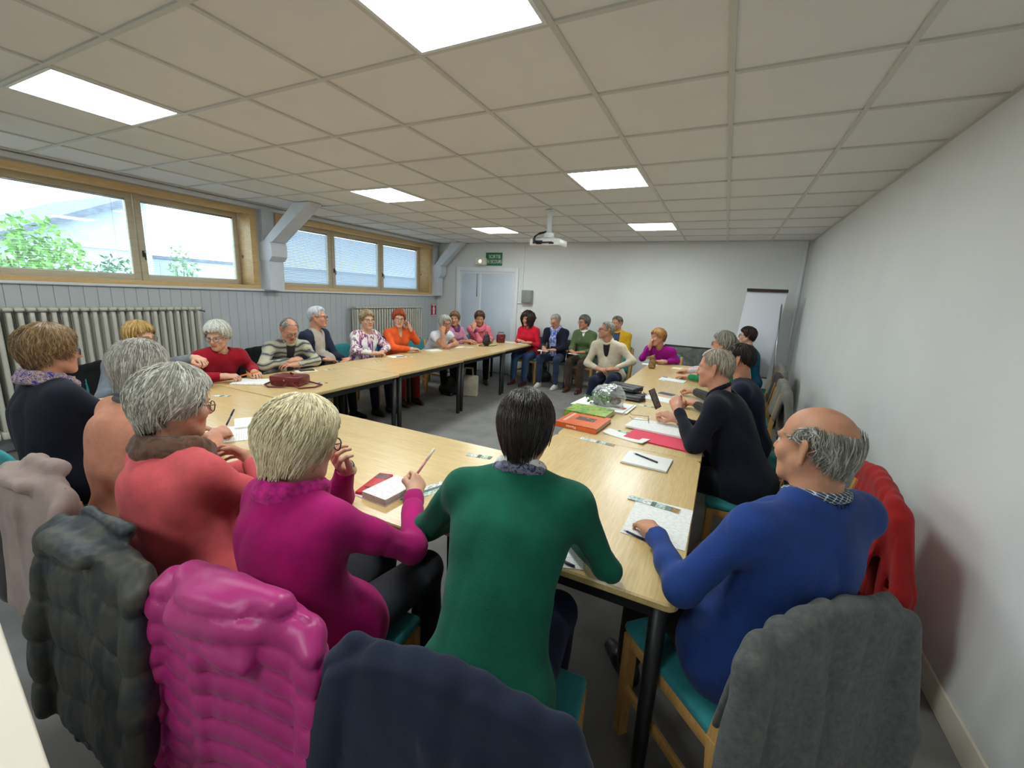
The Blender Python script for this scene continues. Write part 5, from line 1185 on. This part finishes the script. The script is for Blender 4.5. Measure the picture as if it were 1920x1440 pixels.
sheet('bookmark', -.50, 3.675, .17, .04, -6, 'illustrated bookmark before the black cases', M_strip, .001, cat='bookmark', group='illustrated bookmarks')
e = empty('folder', (-.245, 2.83, TT+.0005), R(-9)); tag(e, 'pink cardboard folder under white papers', 'folder')
MB().box((-.215, -.16, 0), (.215, .17, .002)).box((-.215, -.16, .006), (.215, .17, .008)).build('cover', fabric('pink_card', (228, 72, 98), 6, .03, .6, .05, 0), e)
MB().box((-.205, -.15, .002), (.205, .165, .006)).build('contents', M_paper, e)
sheet('paper_stack', -.29, 3.02, .43, .26, -7, 'stack of white papers on the pink folder', M_print, .012, TT+.009)
e = empty('eyeglasses', (-.40, 3.10, TT+.022), R(12)); tag(e, 'folded-open eyeglasses lying on the white papers', 'glasses'); m = MB()
for s_ in (-1, 1): m.tube([(x+.012, y+s_*.033, .019+zz) for x, y, zz in [(0, a*.048, b*.036) for a, b in rrect(1, 1, .35, 3)]], .0012, 6, close=True)
m.tube([(.012, -.009, .024), (.012, .009, .024)], .0012, 6).build('rims', GG, e)
for s_ in (-1, 1): MB().tube([(.012, s_*.057, .026), (-.06, s_*.06, .024), (-.105, s_*.058, .024), (-.125, s_*.056, .042)], .0014, 6).build('temple', GD, e)
# books
t = NT('orange_cover'); t.set(t.ramp(t.noise(t.map(), 8, 3), [(.3, rgb(206, 88, 34)), (.7, rgb(222, 108, 52))]), .4); M_orange = t.m
e = book(-.79, 2.83, .30, .33, .034, -4, 'orange hardback book with a dark picture on its cover', M_orange)
MB().box((-.06, -.02, .0342), (.075, .07, .0346)).build('cover_picture', patterned('cover_photo', [(.35, (58, 66, 56)), (.5, (112, 60, 64)), (.62, (74, 88, 78)), (.75, (210, 200, 190))], 'noise', 26), e)
MB().box((-.12, -.10, .0342), (-.112, .12, .0346)).box((-.105, -.10, .0342), (-.102, .12, .0346)).build('title_lines', M_wh, e)
ob('spine_title', text_mesh('spine_title', 'Plantes', .026, M_wh), e, (-.03, -.1655, .017), (R(90), R(180), 0))
t = NT('green_cover'); t.set(t.ramp(t.noise(t.map(), 20, 4, .65, 1.0), [(.3, rgb(40, 92, 42)), (.45, rgb(96, 150, 72)), (.53, rgb(176, 190, 70)), (.62, rgb(110, 160, 90)), (.72, rgb(196, 110, 70)), (.8, rgb(200, 216, 200))]), .35)
book(-.825, 3.10, .32, .26, .042, -3, 'green picture-covered book lying behind the orange one', t.m)
for k, (dx, dz, rt_) in enumerate(((0, 0, -6), (.012, .006, -3), (-.01, .012, -5))):
    sheet('newspaper', -.80+dx, 3.44+dx, .44, .32, rt_, ['lowest newspaper of the pile under the plastic bag', 'middle newspaper of the pile under the plastic bag', 'top newspaper of the pile, with a red box'][k], M_print, .005, TT+dz, cat='newspaper', group='newspapers')
o = MB().box((-.05, -.03, 0), (.05, .03, .0006)).build('red_box', plain('print_red', (206, 56, 60), .6), None)
o.parent = bpy.data.objects['newspaper.002']; o.location = (.155, -.02, .0058)
# plastic bag with greenery
e = empty('plastic_bag', (-.765, 3.42, TT+.018)); tag(e, 'clear plastic bag holding a green plant, on the newspapers', 'bag')
v = Vol(); v.el((0, 0, .075), np.eye(3), A3(.13, .12, .085), .03); v.el((.03, .02, .12), np.eye(3), A3(.075, .07, .06), .03); v.el((-.05, .03, .09), np.eye(3), A3(.08, .07, .07), .03); v.rc((.09, -.03, .03), (.13, -.05, .012), .035, .012, .03)
V, F = v.mesh(.008, 1, lambda V, N: .010*snoise(V, 4, 60)*.7+.006*np.abs(snoise(V, 9, 130))); V[:, 2] = np.maximum(V[:, 2], .001)
t = NT('clear_film'); tr = t.n('ShaderNodeBsdfTransparent'); gl = t.n('ShaderNodeBsdfGlossy'); gl.inputs['Roughness'].default_value = .12; tl = t.n('ShaderNodeBsdfDiffuse'); tl.inputs[0].default_value = rgb(214, 220, 220)
fr = t.n('ShaderNodeLayerWeight'); fr.inputs[0].default_value = .35; m1 = t.n('ShaderNodeMixShader'); m1.inputs[0].default_value = .55; m2 = t.n('ShaderNodeMixShader'); mp = t.n('ShaderNodeMapRange'); mp.inputs[3].default_value = .16; mp.inputs[4].default_value = .8; t.l(fr.outputs['Facing'], mp.inputs[0])
t.l(gl.outputs[0], m1.inputs[1]); t.l(tl.outputs[0], m1.inputs[2]); t.l(mp.outputs[0], m2.inputs[0]); t.l(tr.outputs[0], m2.inputs[1]); t.l(m1.outputs[0], m2.inputs[2]); t.l(m2.outputs[0], t.out.inputs[0])
ob('film', mk('film', V, F, t.m, True), e)
n = 260; Pp = RNG.normal(size=(n, 3))*np.array([.045, .04, .028])+np.array([-.05, -.03, .06]); Aa = RNG.normal(size=(n, 3)); Aa /= np.linalg.norm(Aa, axis=1)[:, None]; Bb_ = np.cross(Aa, RNG.normal(size=(n, 3))); Bb_ /= np.linalg.norm(Bb_, axis=1)[:, None]
l = ob('leaves', mk('leaves', np.stack([Pp-Aa*.018, Pp+Bb_*.009, Pp+Aa*.018, Pp-Bb_*.009], 1).reshape(-1, 3), np.arange(n*4).reshape(-1, 4), mottled('plant_green', (86, 130, 70), .6, 20, .25)), e); l['kind'] = 'stuff'
v = Vol(); v.el((.05, .01, .045), np.eye(3), A3(.05, .045, .04), .02); V, F = v.mesh(.008, 1, lambda V, N: .006*snoise(V, 2, 90)); ob('root_ball', mk('root_ball', V, F, mottled('soil', (70, 56, 44), .9, 40, .3), True), e)
# black cases
M_case = mottled('black_case', (30, 30, 32), .5, 30, .15, .2, 160, .002)
for k, (cx, cy, rt_, lab, z) in enumerate(((-.70, 3.86, -4, 'lower black leather case beside the plastic bag', TT), (-.755, 4.0, -16, 'upper black leather case with strap, lying across the lower one', TT+.046))):
    e = empty('document_case', (cx, cy, z+.001), R(rt_)); tag(e, lab, 'case', 'black leather cases')
    MB().box((-.15, -.10, 0), (.15, .10, .042), bev=.012).build('body', M_case, e); MB().box((-.152, -.02, .040), (.152, .102, .047), bev=.003).build('flap', M_case, e)
    MB().tube([(-.14, -.101, .022), (.14, -.101, .022)], .003, 6).build('zip', M_steel, e); MB().tube([(.14, -.09, .02), (.168, -.07, .012), (.172, .0, .006), (.152, .05, .01)], .005, 6).build('strap', M_case, e)
def cup(x, y, label, mat, h=.085, r=.034):
    e = empty('cup', (x, y, TT+.0005)); tag(e, label, 'cup', 'drinking cups'); MB().lathe([(r*.72, 0), (r*.76, .002), (r, h), (r*.96, h), (r*.72, .005), (.001, .004)], 20).build('wall', mat, e); MB().tube([(r*math.cos(a)*.99, r*math.sin(a)*.99, h) for a in [i*2*math.pi/20 for i in range(20)]], .0014, 6, close=True).build('rim', mat, e)
t = NT('clear_plastic_cup'); tr = t.n('ShaderNodeBsdfTransparent'); gl = t.n('ShaderNodeBsdfGlossy'); gl.inputs['Roughness'].default_value = .1; df = t.n('ShaderNodeBsdfDiffuse'); df.inputs[0].default_value = rgb(226, 232, 236)
m1 = t.n('ShaderNodeMixShader'); m1.inputs[0].default_value = .6; m2 = t.n('ShaderNodeMixShader'); m2.inputs[0].default_value = .5; t.l(gl.outputs[0], m1.inputs[1]); t.l(df.outputs[0], m1.inputs[2]); t.l(tr.outputs[0], m2.inputs[1]); t.l(m1.outputs[0], m2.inputs[2]); t.l(m2.outputs[0], t.out.inputs[0])
cup(-.86, 3.72, 'clear plastic cup at the table edge behind the plastic bag', t.m, .10, .042); cup(-.47, 3.93, 'small white plastic cup behind the raised phone', plain('white_cup', (232, 234, 230), .4), .075, .03)
# phone held up by the man in the navy cardigan
e = empty('smartphone', (-.375, 3.22, .915)); tag(e, 'dark smartphone held upright by the man in navy cardigan', 'phone')
_n = Vector((-.80, .45, -.40)).normalized(); _u2 = Vector((-.45, .02, .89)); _u2 = (_u2-_n*_u2.dot(_n)).normalized(); e.rotation_euler = Matrix((_n.cross(_u2), _n, _u2)).transposed().to_euler()
MB().box((-.036, -.004, -.075), (.036, .004, .075), bev=.003).build('case', plain('phone_black', (26, 24, 26), .3), e); MB().box((-.033, -.0046, -.070), (.033, -.004, .070)).build('screen', patterned('phone_screen', [(.35, (70, 52, 44)), (.5, (120, 100, 88)), (.65, (60, 66, 80))], 'noise', 30, rough=.15), e)
sheet('paper_sheet', -.44, 4.03, .28, .19, -12, 'white papers beyond the raised phone', M_print, .003)
sheet('leaflet', -.40, 4.31, .15, .10, -20, 'navy blue leaflet lying beyond the raised phone', plain('leaflet_navy', (52, 58, 100), .5), .001, TT+.0005, cat='leaflet', group='leaflets')
sheet('leaflet', -.54, 4.14, .10, .10, 30, 'folded grey-brown leaflet near the black cases', plain('leaflet_grey', (92, 84, 90), .5), .001, curl=.03, cat='leaflet', group='leaflets')
sheet('notepad', -.43, 5.12, .28, .18, -6, 'white notepad under the hand with the green cuff', M_print, .008, cat='notepad')
pen((-.56, 5.30, TT+.006), (-.46, 5.24, TT+.006), 'light blue pen by the notepad with green cuff', plain('pen_sky', (110, 160, 190), .3), M_wh)
sheet('paper_sheet', -.86, 6.24, .20, .14, 8, 'white sheet beside the clay animal', M_paper, .002)
sheet('paper_sheet', -.42, 6.14, .24, .18, -8, 'cream sheet on the far table before the framed photograph', plain('paper_cream', (236, 228, 196), .7), .003)
e = empty('clay_animal', (-.775, 5.88, TT)); tag(e, 'brown clay animal figure with snout standing on the far table', 'figurine')
v = Vol(); v.rc((0, 0, .035), (0, 0, .075), .048, .046, .02); v.rc((.015, .0, .09), (.0, -.01, .15), .036, .026, .02); v.rc((.0, -.012, .155), (-.062, -.02, .142), .026, .015, .012); v.rc((-.055, -.02, .136), (-.075, -.022, .134), .013, .011, .008)
for s_ in (-1, 1): v.rc((.012, s_*.016-.012, .172), (.020, s_*.022-.012, .195), .009, .005, .004)
V, F = v.mesh(.0055, 1, lambda V, N: .0015*snoise(V, 6, 140)); V[:, 2] = np.maximum(V[:, 2], .001); ob('body', mk('body', V, F, mottled('fired_clay', (142, 112, 78), .8, 30, .18, .4, 90, .003), True), e)
m = MB()
for s_ in (-1, 1): m.lathe([(.001, -.003), (.004, 0), (.001, .003)], 8, (-.022, -.014+s_*.022, .165))
m.build('eyes', plain('clay_dark', (40, 28, 20), .6), e)
# --- front tables
e = empty('smartphone', (-1.315, 1.335, TT+.001), R(-76+90)); tag(e, 'red flip-cover phone case with window on the near table', 'phone')
MB().box((-.036, -.105, 0), (.036, .105, .015), bev=.005).build('case', mottled('red_case', (190, 36, 40), .45, 20, .08), e)
MB().box((-.028, .045, .015), (.028, .088, .0156)).build('window', plain('phone_glass', (70, 62, 66), .15), e); MB().box((-.018, -.06, .015), (.018, -.048, .0156)).build('slot', plain('slot_dark', (60, 14, 18), .6), e)
e = empty('notepad', (-1.195, 1.315, TT+.0005), R(-3)); tag(e, 'thick white notepad under the pen of the blonde woman', 'notepad')
MB().box((-.075, -.10, .002), (.062, .10, .030), bev=.001).build('block', mottled('pad_edges', (206, 200, 206), .8, 60, .06), e); MB().box((-.075, -.10, .030), (.062, .10, .0308)).build('top_sheet', M_print, e); MB().box((-.13, -.102, 0), (.064, .102, .002)).build('cover', plain('pad_cover', (226, 206, 220), .6), e)
sheet('leaflet', -1.09, 1.40, .085, .235, -20, 'green and white picture leaflet beside the blonde woman\'s notepad', M_strip, .001, cat='leaflet', group='leaflets')
pen((-1.125, 1.365, .800), (-1.085, 1.47, .925), 'pink and white pen held by the blonde woman', M_pinkp, M_wh, .0055)
sheet('leaflet', -2.47, 1.42, .30, .20, -32, 'white printed leaflet under the hand of the woman in peach', M_print, .002, cat='leaflet', group='leaflets')
e = empty('notepad', (-2.60, 1.56, TT+.004), R(-30)); tag(e, 'white spiral pad with pages folded over, left corner table', 'notepad')
MB().box((-.10, -.07, 0), (.10, .07, .010), bev=.001).build('block', M_paper, e)
MB().tube([(-.10, .075, .020), (.10, .075, .020)], .019, 12).build('folded_pages', M_paper, e)
pen((-2.46, 1.35, .80), (-2.52, 1.44, .875), 'dark blue pen held by the woman in peach', M_navyp, M_navyp, .005)
sheet('paper_sheet', -.37, 1.275, .10, .13, 20, 'white sheet under the elbow of the woman in green', M_print, .002)
pen((-.43, 1.245, TT+.008), (-.33, 1.225, TT+.008), 'blue pen on the sheet under the green elbow', plain('pen_blue', (50, 50, 160), .3), M_navyp)
sheet('bookmark', -1.10, 1.90, .14, .042, 10, 'bookmark lying beyond the shoulder of the woman in green', M_strip, .001, cat='bookmark', group='illustrated bookmarks')
sheet('bookmark', -3.40, 1.86, .12, .042, 25, 'bookmark lying by the glasses of the woman in coral', M_strip, .001, cat='bookmark', group='illustrated bookmarks')
# --- left-hand row
e = empty('notebook', (-3.66, 2.28, TT+.0005), R(32)); tag(e, 'open white notebook before the woman in dark red', 'notebook')
MB().box((-.15, -.105, 0), (-.002, .105, .012), bev=.003).box((.002, -.105, 0), (.15, .105, .016), bev=.003).build('pages', M_print, e)
pen((-3.74, 2.20, .80), (-3.66, 2.33, .835), 'orange pen held by the woman in dark red', plain('pen_orange', (222, 120, 40), .35), plain('pen_orange', (222, 120, 40), .35), .006)
def handbag(x, y, rot, w, d, h, label, mat, strap, lie=True, z=None):
    e = empty('handbag', (x, y, (TT if z is None else z)+.001), R(rot)); tag(e, label, 'handbag')
    MB().box((-w/2, -d/2, 0), (w/2, d/2, h), bev=min(w, d, h)*.22).build('body', mat, e); fl_ = MB().box((-w/2-.003, -d/2-.004, h*.45), (w/2+.003, d*.1, h+.004), bev=min(h, d)*.12).build('flap', mat, e)
    MB().tube(strap, .007, 7).build('strap', mat, e); MB().lathe([(.008, 0), (.007, .004), (.001, .006)], 10).build('clasp', M_steel, fl_, (0, -d/2-.003, h*.62), (R(90), 0, 0)); return e
M_bord = mottled('bordeaux_leather', (104, 28, 34), .38, 20, .12, .15, 120, .002)
handbag(-3.37, 2.43, 24, .26, .20, .085, 'dark red leather handbag lying on the left row', M_bord, [(-.12, -.06, .04), (-.17, -.11, .012), (-.10, -.17, .008), (.02, -.15, .01), (.05, -.02, .095), (-.02, .04, .098), (.10, -.13, .03), (.16, -.16, .008), (.26, -.08, .008), (.27, .02, .008), (.14, .06, .02)])
sheet('bookmark', -3.24, 2.62, .15, .042, 35, 'bookmark lying under the strap of the dark red handbag', M_strip, .001, cat='bookmark', group='illustrated bookmarks')
sheet('paper_sheet', -3.80, 2.92, .20, .13, 70, 'white sheet under the dark phone before the zigzag cardigan', M_paper, .002)
e = empty('smartphone', (-3.80, 2.93, TT+.003), R(70)); tag(e, 'black phone lying before the man in the zigzag cardigan', 'phone'); MB().box((-.07, -.035, 0), (.07, .035, .009), bev=.003).build('case', plain('phone_black', (26, 24, 26), .3), e); MB().box((-.064, -.031, .009), (.064, .031, .0094)).build('screen', plain('phone_glass', (70, 62, 66), .15), e)
for x, y, lab in ((-3.70, 3.12, 'bookmark lying before the white-haired man'), (-3.72, 3.84, 'bookmark lying before the woman in leaf print'), (-3.66, 4.47, 'bookmark beside the paper of the woman in leaf print'), (-3.62, 5.25, 'bookmark beside the notebook of the woman in orange'), (-3.58, 5.90, 'bookmark beside the pale blue card')): sheet('bookmark', x, y, .13, .042, 80, lab, M_strip, .001, cat='bookmark', group='illustrated bookmarks')
sheet('paper_sheet', -3.80, 4.30, .21, .16, 70, 'white sheet with pen before the woman in leaf print', M_paper, .003)
pen((-3.77, 4.24, TT+.008), (-3.72, 4.36, TT+.008), 'black pen on the sheet of the woman in leaf print', M_black, M_black)
sheet('notebook', -3.80, 5.10, .22, .15, 75, 'white notebook before the woman in orange', M_paper, .014, cat='notebook')
sheet('paper_sheet', -3.78, 5.76, .20, .09, 80, 'white slip before the woman in the white T-shirt', M_paper, .003)
sheet('card', -3.66, 5.86, .13, .10, 75, 'pale blue card before the woman in the white T-shirt', plain('card_blue', (186, 208, 214), .6), .005, cat='card')
M_bb = mottled('black_bag_leather', (28, 30, 32), .5, 20, .15)
e = empty('handbag', (-3.57, 6.27, TT+.001), R(60)); tag(e, 'small black backpack-style handbag standing on the far left table', 'handbag')
v = Vol(); v.rc((0, 0, .07), (0, 0, .15), .075, .055, .03, (A3(0, 1, 0), .62)); v.rc((0, -.035, .06), (0, -.035, .10), .045, .04, .015, (A3(0, 1, 0), .4)); V, F = v.mesh(.008, 1); V[:, 2] = np.maximum(V[:, 2], .001); ob('body', mk('body', V, F, M_bb, True), e)
MB().tube([(-.02, .02, .20), (-.02, .01, .235), (.02, .01, .235), (.02, .02, .20)], .005, 6).build('handle', M_bb, e); MB().tube([(-.06, .02, .02), (-.13, .03, .008), (-.17, -.05, .008), (-.05, -.09, .008), (.10, -.09, .008), (.19, -.02, .008)], .006, 6).build('strap', M_bb, e)
handbag(-3.63, 6.90, 55, .15, .085, .15, 'upright dark red handbag on the far left table', M_bord, [(-.06, 0, .14), (-.05, 0, .19), (.05, 0, .19), (.06, 0, .14)])
sheet('paper_sheet', -3.52, 7.10, .22, .14, 20, 'white sheet beside the upright dark red handbag', M_paper, .003)
# laps
sheet('notebook', -2.78, 6.93, .19, .14, 10, 'white notebook on the lap of the person with the blue scarf', M_paper, .008, .672, cat='notebook')
sheet('notebook', -2.22, 6.96, .17, .13, -8, 'white notebook on the lap of the woman in the green V-neck', M_paper, .008, .672, cat='notebook')
pen((-2.21, 6.93, .72), (-2.20, 6.90, .80), 'orange pencil held by the woman in the green V-neck', plain('pen_orange', (222, 120, 40), .35), plain('pen_orange', (222, 120, 40), .35))
sheet('notepad', -3.24, 7.06, .20, .13, 12, 'white notepad in the lap of the woman in the red shirt', M_paper, .006, .742, cat='notepad')
pen((-3.29, 7.03, .77), (-3.33, 6.99, .83), 'white pen held by the woman in the red shirt', M_wh, M_wh)
# bags on the floor
e = empty('tote_bag', (-3.50, 5.62, 0), R(20)); tag(e, 'cream canvas tote bag standing under the left row', 'bag')
MB().box((-.15, -.06, 0), (.15, .06, .33), bev=.02).build('body', fabric('canvas', (196, 188, 166)), e)
for s_ in (-1, 1): MB().tube([(-.07, s_*.03, .32), (-.06, s_*.04, .45), (.06, s_*.04, .45), (.07, s_*.03, .32)], .008, 6).build('handle', fabric('canvas', (196, 188, 166)), e)
for x, y, lab in ((-3.78, 5.50, 'dark shoulder bag on the floor beside the cream tote'), (-2.98, 7.45, 'black rucksack on the floor by the feet along the back wall')):
    e = empty('floor_bag', (x, y, 0), R(30)); tag(e, lab, 'bag'); v = Vol(); v.rc((-.08, 0, .10), (.08, 0, .10), .10, .10, .03, (A3(0, 1, 0), .7)); v.rc((0, 0, .12), (0, 0, .24), .11, .07, .03, (A3(0, 1, 0), .7)); V, F = v.mesh(.012, 1, fold_disp(7, .006, 40)); V[:, 2] = np.maximum(V[:, 2], .001); ob('body', mk('body', V, F, M_bb, True), e)
    MB().tube([(-.08, 0, .24), (-.05, .02, .36), (.05, .02, .36), (.08, 0, .24)], .009, 6).build('handle', M_bb, e)
